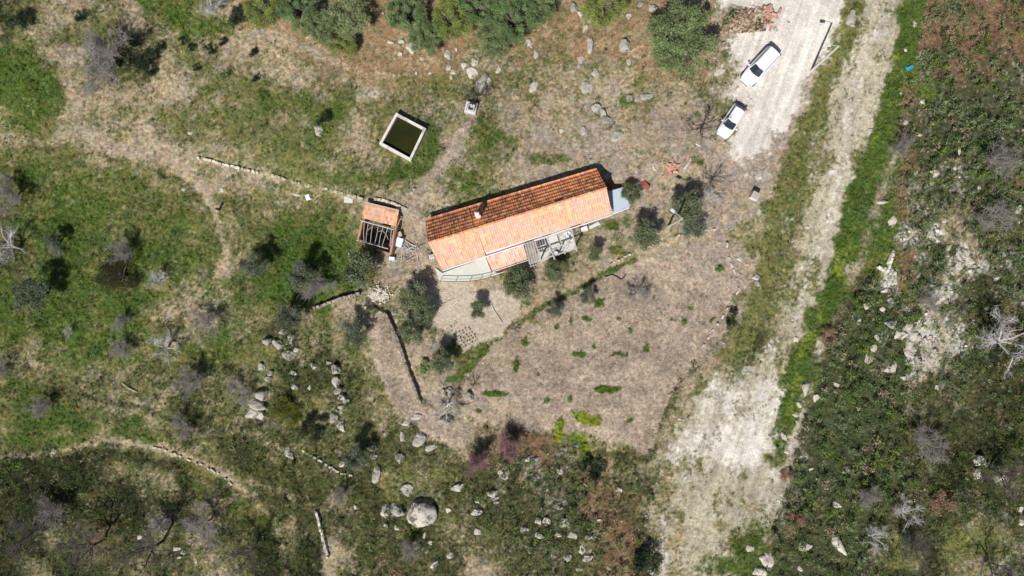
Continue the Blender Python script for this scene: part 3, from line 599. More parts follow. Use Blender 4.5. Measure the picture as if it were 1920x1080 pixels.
pr = [(824, 527), (853, 528), (880, 527.5), (900, 524.5), (918, 520), (936, 514.5), (951, 508.5)]; P_ = [W(*p, hz+.95) for p in pr]
b.tube(P_, [.035]*7, 6); b.tube([p-[0, 0, .45] for p in P_], [.02]*7, 5); b.build('rail', M['rust'], rl)
for p in P_: b = MB(r0); b.tube([dn(p, hz-.1), p], [.03, .03], 6); b.build('post', M['rust'], rl)
# ------------------------------------------------------------------ pergola beside the porch
p0 = W(1040, 465, hz); pg_ = empty('pergola', p0, 'open grey timber pergola of cross beams below the front eave', 'pergola'); zb = hz+2.25
for a, q in (((1001.5, 449), (1015.5, 492)), ((1025.5, 443.5), (1040, 487)), ((1046, 437), (1059.5, 476.5)), ((1071, 429.5), (1081.5, 471))):
    b = MB(p0); b.bar(Wp(a, zb), Wp(q, zb+.0), .13, .12); b.build('beam', M['timber'], pg_)
b = MB(p0); b.bar(Wp((992, 494.5), zb-.13), Wp((1083, 464.5), zb-.13), .12, .12); b.bar(Wp((1000, 452.5), zb-.13), Wp((1072, 431), zb-.13), .1, .12); b.build('plate', M['timber'], pg_)
for a in ((1014, 487.5), (1048, 476.4), (1080, 465.7)):
    b = MB(p0); t = Wp(a, zb-.2); b.bar(dn(t, hz-.1), t, .13); b.build('post', M['timber'], pg_)
vn = MB(p0); rv = random.Random(3)
for k in range(16):
    p = Wp((1018+k*3.7, 472-k*1.1), zb+.08); pts = [p]
    for s in range(5): pts.append(pts[-1]+np.array([rv.uniform(-.35, .35), rv.uniform(-.4, .45), rv.uniform(-.06, .07)]))
    vn.tube(pts, [.022, .02, .017, .014, .01, .006], 4)
vn.build('vine', M['dark_bark'], pg_)
s0 = W(1000, 470, hz); sh_ = empty('sheet_canopy', s0, 'four weathered grey corrugated sheets laid over a timber frame beside the pink lean-to', 'canopy')
for k in range(4):
    a = (984+k*4.7, 455.5-k*1.4); q = (993.5+k*4.6, 492.5-k*1.7); b = MB(s0); b.bar(Wp(a, zb+.16+.012*k), Wp(q, zb+.02+.012*k), .215, .03); 
    for j in (-1, 0, 1):
        off = np.array([math.cos(ang), math.sin(ang), 0])*.07*j; b.bar(Wp(a, zb+.185+.012*k)+off, Wp(q, zb+.045+.012*k)+off, .03, .025)
    b.build('roof_sheet', M['sheet2'], sh_)
b = MB(s0)
for y in (494, 499): b.bar(Wp((993, y+1.5), zb-.1), Wp((1013, y-5.5), zb-.1), .07, .07)
for x in (995, 1000, 1005, 1010): b.bar(Wp((x-1, 493), zb-.03), Wp((x+1.5, 501), zb-.03), .05, .06)
b.build('frame', M['timber'], sh_)
for a in ((996, 497), (1012, 491)): b = MB(s0); t = Wp(a, zb-.15); b.bar(dn(t, hz-.1), t, .1); b.build('post', M['timber'], sh_)

# ------------------------------------------------------------------ walled yard with its tiled shed
sz_ = float(Hf(705, 445)); s0 = W(712, 405, sz_); shd = empty('brick_shed', s0, 'small brick shed with a tiled single-slope roof left of the farmhouse', 'shed')
z1, z2 = sz_+2.1, sz_+1.75
SB = [(226, 160, 124), (216, 144, 108), (232, 172, 138), (204, 134, 104), (220, 168, 150)]
tiled_roof('roof', (684, 379.5), (748, 395), (742.5, 424.5), (679, 408.5), z1, z1, z2, z2, SB, 31, shd, s0, dirt=((176, 158, 136), .5, .1, .8))
b = MB(s0); b.bar(Wp((684, 379.3), z1+.03), Wp((748, 394.8), z1+.03), .14, .08); b.build('coping', M['wood'], shd)
q = [Wp(p, z1-.12) for p in ((687, 384), (744.5, 397.5))]+[Wp(p, z2-.1) for p in ((739, 420), (683, 406))]
b = MB(s0); b.prism(q[::-1], [dn(p, sz_-.3) for p in q][::-1]); b.build('wall', M['brick'], shd)
b = MB(s0); dp = Wp((722, 421.5), z2-1.0); b.box((dp[0], dp[1]-.07, sz_+.85), (.8, .07, 1.7), math.atan2(-14, 57)); b.build('door', M['rust'], shd)
y0 = W(700, 445, sz_); yd = empty('walled_yard', y0, 'roofless brick yard covered by a frame of thin white poles below the shed', 'enclosure')
def bwall(a, b_, z, th, nm='wall', m='brick'):
    b = MB(y0); p, q = Wp(a, z), Wp(b_, z); b.bar(dn(p, (z+sz_-.3)/2), dn(q, (z+sz_-.3)/2), th, z-sz_+.3); return b.build(nm, M[m], yd)
bwall((679, 414), (671.5, 449), sz_+1.5, .2); bwall((741, 428), (731.5, 477), sz_+1.3, .2); bwall((671, 450), (706, 459), sz_+.9, .18); bwall((707, 468), (731, 477), sz_+.9, .18)
for a, q in (((676, 413.5), (738, 430.5)), ((668.5, 450), (728, 466.5))):
    b = MB(y0); b.tube([Wp(a, sz_+1.95), Wp(q, sz_+1.95)], [.06, .05], 7); b.build('beam', M['pale_bark'], yd)
for a, q in (((683.5, 415), (682.5, 455)), ((691, 415.5), (686, 454)), ((699, 419), (694, 458)), ((709.5, 420), (702, 459)), ((719, 424), (710, 461)), ((728, 425), (716, 463)), ((734, 429), (731, 463))):
    b = MB(y0); m_ = (Wp(a, sz_+2.02)+Wp(q, sz_+2.0))/2+[random.uniform(-.08, .08), 0, .04]; b.tube([Wp(a, sz_+2.02), m_, Wp(q, sz_+2.)], [.03, .03, .024], 5); b.build('pole', M['pale_bark'], yd)
for pts in ([(689, 431), (694, 428), (699, 426)], [(709, 434), (717, 432.5), (724, 439), (728, 449)]):
    b = MB(y0); b.tube([Wp(p, sz_+1.9) for p in pts], [.025]*len(pts), 5); b.build('vine', M['pale_bark'], yd)
px_slab('yard_floor', [(682, 415), (738, 430), (729, 462), (674, 450)], sz_+.06, .2, 'darkin', 'dark trodden earth floor inside the pole-covered yard', 'paving')

# ------------------------------------------------------------------ irrigation tank and well
tz = float(Hf(755, 255)); t0 = W(755, 255, tz); tk = empty('water_tank', t0, 'square concrete irrigation tank full of dark green water', 'water tank')
O = [(742.5, 211), (799, 241), (770, 302), (710.5, 269.5)]; cx = np.mean([p[0] for p in O]); cy = np.mean([p[1] for p in O])
I = [(cx+(x-cx)*.86, cy+(y-cy)*.86) for x, y in O]; zt = tz+.85
for k in range(4):
    a, b_, c_, d_ = [Wp(p, zt) for p in (O[k], O[(k+1) % 4], I[(k+1) % 4], I[k])]; b = MB(t0); t = [a, d_, c_, b_]; b.prism(t, [dn(p, tz-.5) for p in t]); b.build('wall', M['rim'], tk)
q = [Wp(p, zt) for p in I][::-1]; b = MB(t0); b.prism([dn(p, tz+.45) for p in q], [dn(p, tz-.45) for p in q]); b.build('water', M['water'], tk)
wz = float(Hf(883, 200)); w0 = W(883, 201, wz); we = empty('well_head', w0, 'whitewashed square well head with a double frame at the top of the footpath', 'well')
for (oc, ic, zt_) in ((12.5, 8.6, .55), (7.6, 5.4, 1.0)):
    rot = -.22; O = [(883+oc*.82*(x*math.cos(rot)-y*math.sin(rot))*1.05, 201.5-oc*.82*(x*math.sin(rot)+y*math.cos(rot))) for x, y in ((-1, 1), (1, 1), (1, -1), (-1, -1))]
    I = [(883+(x-883)*ic/oc, 201.5+(y-201.5)*ic/oc) for x, y in O]
    for k in range(4):
        t = [Wp(p, wz+zt_) for p in (O[k], I[k], I[(k+1) % 4], O[(k+1) % 4])]; b = MB(w0); b.prism(t, [dn(p, wz-.2) for p in t]); b.build('kerb', M['wellw'], we)
b = MB(w0); b.box(W(883, 201, wz+.5), (.42, .42, .1), -.22); b.build('cover', M['wood'], we)

# ------------------------------------------------------------------ cars
def car(name, label, px, py, heading, L, Wd, Ht, hood, van=False):
    z = float(Hf(px, py)); p = W(px, py, z+.7); c = empty(name, (p[0], p[1], z), label, 'car', 'white cars parked on the sandy drive', heading)
    zb_ = .86 if not van else .95; hl = L/2; hw = Wd/2; f = hl-hood
    def loft(st, nm, m, parent=c, smooth=True):
        b = MB(); n = None
        for i, s in enumerate(st): b.v += [tuple(q) for q in s]; b.c += [(0, 0, 0)]*len(s); n = len(s)
        for i in range(len(st)-1): b.f += [(i*n+k, i*n+(k+1) % n, (i+1)*n+(k+1) % n, (i+1)*n+k) for k in range(n)]
        b.f += [tuple(range(n-1, -1, -1)), tuple((len(st)-1)*n+k for k in range(n))]
        o = b.build(nm, m, parent, smooth=smooth)
        if smooth:
            md = o.modifiers.new('bevel', 'BEVEL'); md.width = .03; md.segments = 2; md.limit_method = 'ANGLE'
        return o
    st = []
    for x, hwk, zt in ((-hl, .80, .62), (-hl+.07, .90, zb_-.06), (-hl+.4, .98, zb_), (-.6, 1, zb_), (f-.1, .99, zb_), (f+.25*hood, .96, zb_-.03), (hl-.28, .86, zb_-.14), (hl-.08, .74, zb_-.24), (hl, .6, .5)):
        a = hw*hwk; st.append([(x, -a*.92, .2), (x, -a, .38), (x, -a, zt-.14), (x, -a*.86, zt-.02), (x, -a*.4, zt+.02), (x, a*.4, zt+.02), (x, a*.86, zt-.02), (x, a, zt-.14), (x, a, .38), (x, a*.92, .2)])
    body = loft(st, 'body', M['paint'])
    # cabin shell
    xr = -hl+(.12 if van else .22); rr = -hl+(.3 if van else .55); rf = f-(.62 if not van else .7); a1 = hw*.90; a2 = hw*.74; zr = Ht
    base_ = [(xr, -a1*.92), (f-.02, -a1*.95), (f+.08, 0), (f-.02, a1*.95), (xr, a1*.92), (xr-.06, 0)]; roof_ = [(rr, -a2*.95), (rf, -a2*.96), (rf+.07, 0), (rf, a2*.96), (rr, a2*.95), (rr-.05, 0)]
    bb = MB(); n = 6; bb.add([(x, y, zb_-.03) for x, y in base_]+[(x*.995+.0, y, zr-.05) for x, y in roof_]+[(rr+(x-rr)*.93+.05, y*.9, zr) for x, y in roof_], [(k, (k+1) % n, n+(k+1) % n, n+k) for k in range(n)]+[(n+k, n+(k+1) % n, 2*n+(k+1) % n, 2*n+k) for k in range(n)]+[tuple(2*n+k for k in range(n))])
    cb = bb.build('roof', M['paint'], c)
    md = cb.modifiers.new('bevel', 'BEVEL'); md.width = .025; md.segments = 2; md.limit_method = 'ANGLE'
    def pane(nm, lo, hi, s0_, s1_, t0_, t1_, out=.012):
        """glass on the shell between base points lo and roof points hi (lists of xy), inset in height t"""
        b = MB(); pts = []
        for (xa, ya), (xb, yb) in zip(lo, hi):
            for t in (t0_, t1_): pts.append(np.array([xa+(xb-xa)*t, ya+(yb-ya)*t, zb_-.03+(zr-.05-zb_+.03)*t]))
        m_ = len(lo); cen = np.mean(pts, 0); nrm = np.cross(pts[2]-pts[0], pts[1]-pts[0]); nrm /= np.linalg.norm(nrm)
        if np.dot(nrm, cen-np.array([(-.1), 0, .6])) < 0: nrm = -nrm
        q = [p_+nrm*out for p_ in pts]; b.v = [tuple(x) for x in q+[p_-nrm*.02 for p_ in pts]]; b.c = [(0, 0, 0)]*len(b.v); K = len(pts)
        for i in range(m_-1):
            f_ = (2*i, 2*i+2, 2*i+3, 2*i+1); b.f += [f_, tuple(K+j for j in f_[::-1])]
        ring = [2*i for i in range(m_)]+[2*i+1 for i in range(m_-1, -1, -1)]
        b.f += [(ring[i], ring[(i+1) % len(ring)], K+ring[(i+1) % len(ring)], K+ring[i]) for i in range(len(ring))]
        return b.build(nm, M['glass'], c)
    mid = lambda a, b_, t: (a[0]+(b_[0]-a[0])*t, a[1]+(b_[1]-a[1])*t)
    B, Rr = base_, roof_
    pane('windscreen', [mid(B[1], B[2], .1), mid(B[1], B[2], .99), mid(B[3], B[2], .1)], [mid(Rr[1], Rr[2], .08), mid(Rr[1], Rr[2], .99), mid(Rr[3], Rr[2], .08)], 0, 0, .08, .97)
    pane('rear_window', [mid(B[0], B[5], .2), mid(B[0], B[5], .99), mid(B[4], B[5], .2)], [mid(Rr[0], Rr[5], .12), mid(Rr[0], Rr[5], .99), mid(Rr[4], Rr[5], .12)], 0, 0, .3, .92)
    for a, b_ in ((0, 1), (4, 3)):
        for t0_, t1_ in ((.08, .46), (.52, .88)): pane('side_window', [mid(B[a], B[b_], t0_), mid(B[a], B[b_], t1_)], [mid(Rr[a], Rr[b_], t0_), mid(Rr[a], Rr[b_], t1_+.06)], 0, 0, .22, .9)
    for sx in (-1, 1):
        b = MB(); b.box((f-.28, sx*(hw+.09), zb_+.1), (.12, .2, .13), 0); b.build('mirror', M['paint'], c)
        b = MB(); b.box((hl-.17, sx*hw*.62, zb_-.26), (.24, .3, .12), -sx*.5); b.build('headlight', M['lampclear'], c)
        b = MB(); b.box((-hl+.05, sx*hw*.78, zb_-.1), (.1, .16, .3), 0); b.build('tail_light', M['lampred'], c)
        for x in (-hl+.72, hl-.74):
            b = MB(); b.cyl((x, sx*(hw-.1), .3), .3, .2, 20, 'y'); wh = b.build('wheel', M['tyre'], c)
            b = MB(); b.cyl((x, sx*(hw+.005), .3), .18, .03, 12, 'y'); b.build('rim', M['chrome'], wh)
    b = MB(); b.box((hl-.02, 0, .42), (.06, hw*1.1, .14), 0); b.build('grille', M['plast'], c)
    b = MB(); b.box((-hl, 0, .48), (.06, .52, .12), 0); b.build('number_plate', M['whitep'], c)
    b = MB(); b.bar((f+.1, -.1, zb_+.03), (f-.1, -.62, zb_+.14), .02); b.bar((f+.1, .35, zb_+.03), (f-.05, -.05, zb_+.15), .02); b.build('wiper', M['plast'], c)
    return c
car('parked_car', 'long white estate car, the upper of the two cars on the sandy drive', 1425, 125, R(227), 4.45, 1.72, 1.5, 1.15, True)
car('parked_car', 'short white hatchback, the lower of the two cars, beside a bare tree', 1371.5, 227, R(237), 3.62, 1.56, 1.48, .98)

# ------------------------------------------------------------------ poles, lamps
def lamp(name, label, bx, by, tx, ty, h, head, seed):
    z = float(Hf(bx, by)); g = W(bx, by, z); o = empty(name, g, label, 'lamp post'); t = W(tx, ty, z+h)
    b = MB(g); b.tube([g-[0, 0, .2], t], [.13, .09], 10); b.build('pole', M['conc'] if seed else M['steel'], o)
    hd = W(head[0], head[1], z+h+.1); b = MB(g); b.tube([t-[0, 0, .15], t+(hd-t)*.35+[0, 0, .12], hd], [.035, .032, .03], 6); b.build('arm', M['steel'], o)
    b = MB(g); a = math.atan2(hd[1]-t[1], hd[0]-t[0]); b.box(hd+(hd-t)/np.linalg.norm(hd-t)*.18, (.55, .3, .12), a, taper=.75); hh = b.build('lamp_head', M['wellw'], o)
    b = MB(g); b.box(hd+(hd-t)/np.linalg.norm(hd-t)*.2-[0, 0, .075], (.4, .22, .04), a); b.build('lens', M['lampclear'], hh); return o
lamp('utility_pole', 'tall concrete utility pole with a lamp on the verge between the drive and the track', 1521, 133.5, 1572, 87, 6.5, (1557, 84.5), 1)
lamp('street_lamp', 'slim grey street lamp over the olive tree right of the house', 1253, 425, 1279, 410, 5.6, (1264, 397), 0)

# ------------------------------------------------------------------ odds and ends
def boxed(name, label, cat, px, py, sx, sy, h, rz, m, taper=.98, lid=None, lift=0., group=None):
    g = G(px, py); b = MB(g); b.box(g+[0, 0, h/2+lift], (sx, sy, h), rz, taper=taper); o = b.build(name, M[m], None, g)
    md = o.modifiers.new('bevel', 'BEVEL'); md.width = min(.03, h*.2); md.segments = 2
    tag(o, label, cat, group)
    if lid: b = MB(); b.box((0, 0, h+.012+lift), (sx*lid, sy*lid, .02), rz); b.build('lid', M['sheet2'], o)
    return o
boxed('meter_cabinet', 'pale concrete cabinet standing alone at the edge of the drive', 'cabinet', 1412, 368.5, .78, .8, .8, R(-28), 'rim', lid=.9)
boxed('stone_slab', 'flat white square slab beside the terrace bank left of the shed', 'slab', 654, 372, .92, .95, .1, R(-6), 'wellw')
boxed('water_tub', 'white table with a dark strap against the right wall of the yard', 'table', 749, 454.5, .82, .95, .6, R(-17), 'whitep')
boxed('crate', 'small white crate at the foot of the yard in the tree shadow', 'crate', 736, 485, .58, .36, .45, R(-6), 'whitep')
boxed('barrel_cover', 'round-cornered pale lid above the white table beside the yard', 'cover', 749, 440, .58, .5, .5, R(20), 'wood')
boxed('garden_chair', 'light blue and white chair at the left gable of the house', 'chair', 810, 481, .5, .42, .45, R(15), 'whitep', lid=.8)
boxed('bucket', 'red bucket on the ground in front of the pink lean-to', 'bucket', 945.5, 503, .32, .36, .35, 0, 'red', taper=1.2)
boxed('cardboard_box', 'open brown cardboard box above the olive tree by the grey store', 'box', 1183.5, 342, .78, .62, .42, R(38), 'card', taper=1.04)
boxed('paint_tin', 'small white tin between the brown box and the red sheet', 'tin', 1195, 343.5, .22, .3, .3, 0, 'whitep')
boxed('plastic_bag', 'bright blue bag dropped at the edge of the bracken right of the track', 'bag', 1705.5, 127, .78, .42, .2, R(28), 'blue', taper=.7)
boxed('plastic_bag', 'tiny blue scrap lying in the scrub below the tilled field', 'bag', 1082, 836, .26, .34, .12, R(70), 'blue', taper=.7)
boxed('fence_post', 'short dark stump post with a long shadow in the left meadow', 'post', 412, 393, .2, .2, .95, .3, 'dark_bark', taper=.85)
boxed('plastic_sack', 'crumpled white sack in the grass beside a boulder left of the shed', 'sack', 578, 369, .62, .7, .25, R(15), 'whitep', taper=.6)
for k, (x, y, nm) in enumerate(((1067, 437.5, 'white plastic tub near the upper end of the pergola floor'), (1043, 475, 'white plastic tub near the lower edge of the pergola floor'))):
    g = W(x, y, hz+.45); b = MB(g); b.cyl(g-[0, 0, .18], .17, .34, 12, r2=.21); tag(b.build('tub', M['whitep'], None, g), nm, 'tub')
g = G(1206, 343); rs = MB(g); a = R(-52)
for k in range(7): rs.box(g+[math.cos(a+1.571)*(k-3)*.075, math.sin(a+1.571)*(k-3)*.075, .22+.02*(k % 2)], (1.75-.05*abs(k-3), .074, .03), a, tilt=-.12)
tag(rs.build('metal_sheet', M['redsheet'], None, g), 'faded red metal sheet leaning over the ground beside a cardboard box', 'sheet')
g = G(1288, 311); b = MB(g); b.tube([G(1281, 318, .12), G(1287, 311, .16), G(1296, 297, .12)], [.13, .12, .09], 8); tag(b.build('log', M['pale_bark'], None, g), 'pale grey log lying beside the orange tile heap', 'log')
g = G(247, 729); b = MB(g); b.tube([G(230, 718, .1), G(242, 727, .14), G(258, 735, .1)], [.08, .09, .06], 7); tag(b.build('log', M['wood'], None, g), 'pale fallen branch on the lower left terrace', 'log')
g = G(1308, 273); b = MB(g); b.bar(G(1304, 270, .08), G(1313, 275, .08), .12, .05); tag(b.build('plank', M['whitep'], None, g), 'short white plank on the dry ground below the hatchback', 'plank')
def polyrod(name, label, cat, pts, r_, m, lift=.05):
    g = G(*pts[0]); b = MB(g); b.tube([G(x, y, lift) for x, y in pts], [r_]*len(pts), 5); tag(b.build(name, M[m], None, g), label, cat)
polyrod('pipe', 'short bent white pipe on bare soil above the red sheet', 'pipe', [(1224, 312), (1227, 319), (1231, 320)], .05, 'whitep')
polyrod('pipe', 'thin pale pipe crossing the shaded strip behind the shed', 'pipe', [(740, 391), (748, 390.6), (756, 390.5)], .035, 'whitep')
polyrod('plank', 'pale stick on the soil above the back wall of the house', 'stick', [(934, 345), (936, 350), (938.5, 355)], .04, 'wood')
polyrod('branch', 'dark crooked fallen branch near the upper edge of the tilled field', 'branch', [(1134, 519), (1141, 517), (1148, 515), (1156, 519), (1164, 524), (1169, 521), (1173, 514)], .05, 'dark_bark', .1)
polyrod('kerb', 'thin dark kerb line across the pale garden plot', 'kerb', [(919, 566), (927, 583), (942, 606)], .07, 'wood')
polyrod('kerb', 'pale kerb line along the top of the seedling plot', 'kerb', [(818, 574), (836, 568), (852, 560)], .06, 'wood')
# curved roof tiles heaped by the house and by the drive
def tile_obj(name, g, rz, tilt, sc_, m, label, group):
    b = MB(); n = 6; L_ = .42*sc_; r_ = .11*sc_
    vs = []
    for x in (-L_/2, L_/2):
        for k in range(n+1):
            t = math.pi*k/n
            for q in (r_, r_*.82): vs.append((x, q*math.cos(t), q*math.sin(t)))
    fs = []; K = 2*(n+1)
    for k in range(n): fs += [(2*k, 2*k+2, K+2*k+2, K+2*k), (2*k+1, K+2*k+1, K+2*k+3, 2*k+3), (2*k, 2*k+1, 2*k+3, 2*k+2), (K+2*k, K+2*k+2, K+2*k+3, K+2*k+1)]
    fs += [(0, K, K+1, 1), (2*n, 2*n+1, K+2*n+1, K+2*n)]
    b.add(vs, fs); return b
tb = tile_obj('x', None, 0, 0, 1.25, None, '', ''); tme = None
r5 = random.Random(5); grp = 0
def tiles(spots, label, group, m):
    me = None
    for x, y, dz, a in spots:
        g = G(x, y, dz)
        if me is None: o = tb.build('roof_tile', M[m], None, g, rz=a); me = o.data
        else: o = link('roof_tile', me, None, None, g, a)
        o.rotation_euler[0] = r5.uniform(-.4, .4); o.rotation_euler[1] = r5.uniform(-.25, .25); tag(o, label, 'roof tile', group)
sp_ = [(1261+r5.gauss(0, 6.5), 313+r5.gauss(0, 4.), r5.uniform(.02, .22), r5.uniform(0, 3.14)) for _ in range(20)]+[(1253+r5.gauss(0, 3), 323+r5.gauss(0, 5), r5.uniform(.02, .1), r5.uniform(1, 2)) for _ in range(8)]+[(1290+r5.gauss(0, 1.5), 300+r5.gauss(0, 2), .05, 1.4) for _ in range(4)]
tiles(sp_, 'loose orange clay tile in the heap above the olive tree right of the house', 'roof tiles heaped on the soil right of the house', 'brickred')
sp_ = [(1443+r5.gauss(0, 7), 30+r5.gauss(0, 11), r5.uniform(.02, .25), r5.uniform(0, 3.14)) for _ in range(34)]
tiles(sp_, 'orange tile in the jumbled heap at the upper end of the drive', 'orange tiles heaped beside the upper drive', 'brickred')
g = G(1400, 45); b = MB(g)
for k in range(900):
    x = 1398+r5.gauss(0, 22); y = 42+r5.gauss(0, 11)
    if poly_sd(np.array([x]), np.array([y]), [(1356, 34), (1385, 22), (1430, 14), (1442, 40), (1432, 58), (1400, 60), (1360, 62), (1352, 50)])[0] < 0: continue
    q = G(x, y, r5.uniform(.05, .3)); c = tuple(lin(r5.choice([(150, 126, 106), (128, 104, 86), (172, 148, 128), (104, 86, 72), (196, 178, 158)]))); b.box(q, (.42, .15, .07), r5.gauss(.4, .7), col=c)
tag(b.build('broken_tile_heap', M['stone'], None, g, tint=True), 'low heap of brown broken tile pieces at the upper end of the drive', 'heap', kind='stuff')
b = MB(G(712, 553)); 
for k in range(420):
    x = 712+r5.gauss(0, 8); y = 553+r5.gauss(0, 6.5); q = G(x, y, r5.uniform(.03, .22)); b.box(q, (r5.uniform(.1, .24), r5.uniform(.08, .18), r5.uniform(.06, .14)), r5.uniform(0, 3), col=tuple(lin((226, 218, 200))*r5.uniform(.7, 1.1)), tilt=r5.uniform(-.5, .5), taper=.7)
tag(b.build('rubble_heap', M['stone'], None, G(712, 553), tint=True), 'heap of white stone rubble at the top of the narrow terrace strip', 'rubble', kind='stuff')
# firewood
g = G(778, 468); b0 = MB(); b0.tube([(-.6, 0, 0), (-.1, .05, .03), (.6, -.04, 0)], [.055, .05, .035], 6); me = None
for k in range(26):
    q = G(768+r5.gauss(0, 8), 470+r5.gauss(0, 7), r5.uniform(.05, .25)); a = r5.uniform(0, 3.14)
    if me is None: o = b0.build('stick', M['timber'], None, q, rz=a); me = o.data
    else: o = link('stick', me, None, None, q, a, [r5.uniform(.5, 1.1)]*3)
    tag(o, 'grey stick in the loose firewood pile between the yard and the house', 'stick', 'sticks of the firewood pile')
# seedlings in the plot
pr = None; OD = ['first', 'second', 'third', 'fourth', 'fifth', 'sixth', 'seventh']
for rr_ in range(6):
    for cc in range(6):
        x = 850+cc*5.6+rr_*3.6+r5.uniform(-1, 1); y = 627-cc*2.8+rr_*4.6+r5.uniform(-.8, .8)
        if x > 890 and rr_ < 1: continue
        q = G(x, y)
        if pr is None:
            k = 40; C = rng.normal(size=(k, 3))*[.08, .08, .05]+[0, 0, .1]; V, F, c4 = leaf_arrays(C, .12, .06, np.tile(lin((96, 98, 66)), (k, 1))*rng.uniform(.6, 1.2, (k, 1)), .3); pr = np_mesh('seedling', V, F, c4)
        tag(link('seedling', pr, M['leaf'], None, q, r5.uniform(0, 6), [r5.uniform(.4, .75)]*3), f'green garden seedling, {OD[cc]} from the left in the {OD[rr_]} row from the top', 'seedling', 'seedlings planted in rows in the garden plot')

# ------------------------------------------------------------------ dry-stone walls
def stone_wall(label, pts, hgt, wid, tone, seed, name='dry_stone_wall', gap=0.):
    r = random.Random(seed); g = G(*pts[0]); b = MB(g); tone = lin(tone)
    for (x0, y0), (x1, y1) in zip(pts[:-1], pts[1:]):
        L_ = math.hypot(x1-x0, y1-y0); n = int(L_*S/.24)+1; a = math.atan2(-(y1-y0), x1-x0)
        for k in range(n):
            if r.random() < gap: continue
            t = (k+r.random()*.5)/n; x = x0+(x1-x0)*t; y = y0+(y1-y0)*t; base_ = G(x, y); z = 0
            while z < hgt*r.uniform(.75, 1.1):
                hh = r.uniform(.13, .22); o = r.uniform(-.05, .05)
                for s_ in (-1, 1) if wid > .35 else (0,):
                    b.box(base_+[-math.sin(a)*(o+s_*wid*.25), math.cos(a)*(o+s_*wid*.25), z+hh/2], (r.uniform(.24, .42), wid*(.55 if s_ else .9), hh*1.05), a+r.uniform(-.25, .25), col=tuple(tone*r.uniform(.6, 1.1)), tilt=r.uniform(-.12, .12), taper=r.uniform(.75, .95))
                z += hh
    o = b.build(name, M['stone'], None, g, tint=True); return tag(o, label, 'stone wall')
stone_wall('pale dry-stone terrace wall above the left meadow', [(372, 297), (400, 303), (430, 311), (480, 323)], .2, .26, (226, 218, 196), 1, gap=.1)
stone_wall('broken line of wall stones between the meadow wall and the small shed', [(482, 324), (520, 332), (552, 342), (600, 352), (645, 364), (690, 375)], .22, .28, (206, 198, 172), 2, gap=.5)
stone_wall('stub of pale wall behind the shed meeting the footpath', [(700, 372), (726, 378), (752, 388), (766, 396)], .12, .34, (210, 202, 176), 3, gap=.3)
stone_wall('straight retaining wall of the narrow terrace strip above the garden', [(722, 588), (736, 614), (752, 655), (766, 700), (788, 757)], .12, .3, (150, 138, 122), 4)
stone_wall('short wall with a dark shadow left of the rubble heap', [(590, 578), (610, 571), (640, 560), (676, 550)], .5, .3, (176, 166, 146), 5)
stone_wall('pale broken wall curving through the lower left scrub', [(288, 838), (330, 851), (352, 862), (380, 872), (420, 893), (440, 912)], .1, .22, (200, 190, 170), 6, gap=.45)
stone_wall('narrow white wall running down the scrub near the lower edge', [(594, 960), (600, 980), (606, 1005), (612, 1028), (616, 1045)], .3, .3, (224, 216, 204), 7, gap=.1)
stone_wall('broken stone line between the lower left boulders and the big round boulder', [(566, 843), (590, 858), (615, 872), (640, 888), (660, 892)], .1, .24, (206, 200, 184), 8, gap=.4)
stone_wall('low edging of stones on the upper side of the tilled field', [(1135, 500), (1180, 478), (1240, 452), (1300, 434), (1345, 430)], .14, .22, (206, 198, 176), 9, gap=.55)
stone_wall('low stone edging down the right side of the tilled field', [(1360, 440), (1366, 480), (1384, 530), (1384, 545), (1350, 600), (1315, 650)], .14, .22, (206, 196, 182), 10, gap=.6)
stone_wall('short angular line of white stones at the edge of the bracken', [(1646, 500), (1660, 513), (1668, 495), (1673, 470)], .2, .3, (230, 224, 214), 12, gap=.1)

# ------------------------------------------------------------------ rocks
def rock_mesh(seed, sub=3):
    r = np.random.default_rng(seed); import bmesh
    bm = bmesh.new(); bmesh.ops.create_icosphere(bm, subdivisions=sub, radius=.5); P = np.array([v.co[:] for v in bm.verts])
    for k in range(11):      # knock flat facets off
        n = r.normal(size=3); n /= np.linalg.norm(n); d = r.uniform(.24, .4)+(.12 if sub > 3 else 0); q = P@n; P = P-np.where(q > d, q-d, 0)[:, None]*n*.9
    f = np.array([mnoise.fractal(Vector(p*3.1+seed*5), 1., 2., 4) for p in P]); P = P*(1+(.2 if sub < 4 else .12)*f[:, None])
    for v, p in zip(bm.verts, P): v.co = p
    me = bpy.data.meshes.new('rock'); bm.to_mesh(me); bm.free(); me.polygons.foreach_set('use_smooth', [sub > 3]*len(me.polygons))
    mn = P.min(0); mx = P.max(0)
    sc_ = 1/(mx-mn); 
    me.transform(Matrix.Diagonal((sc_[0], sc_[1], 1/(mx-mn).mean(), 1))); return me
RM = [rock_mesh(300+k) for k in range(9)]; RG = [m_.copy() for m_ in RM]
for m_ in RM: m_.materials.append(M['rock'])
for m_ in RG: m_.materials.append(M['grey_rock'])
BIG = rock_mesh(404, 4); BIG.materials.append(mat('lichen_boulder', (204, 196, 182), grain=.2, gscale=6, bump=.8, bscale=9, sp=((112, 106, 98), 3.2, .49, .07)))
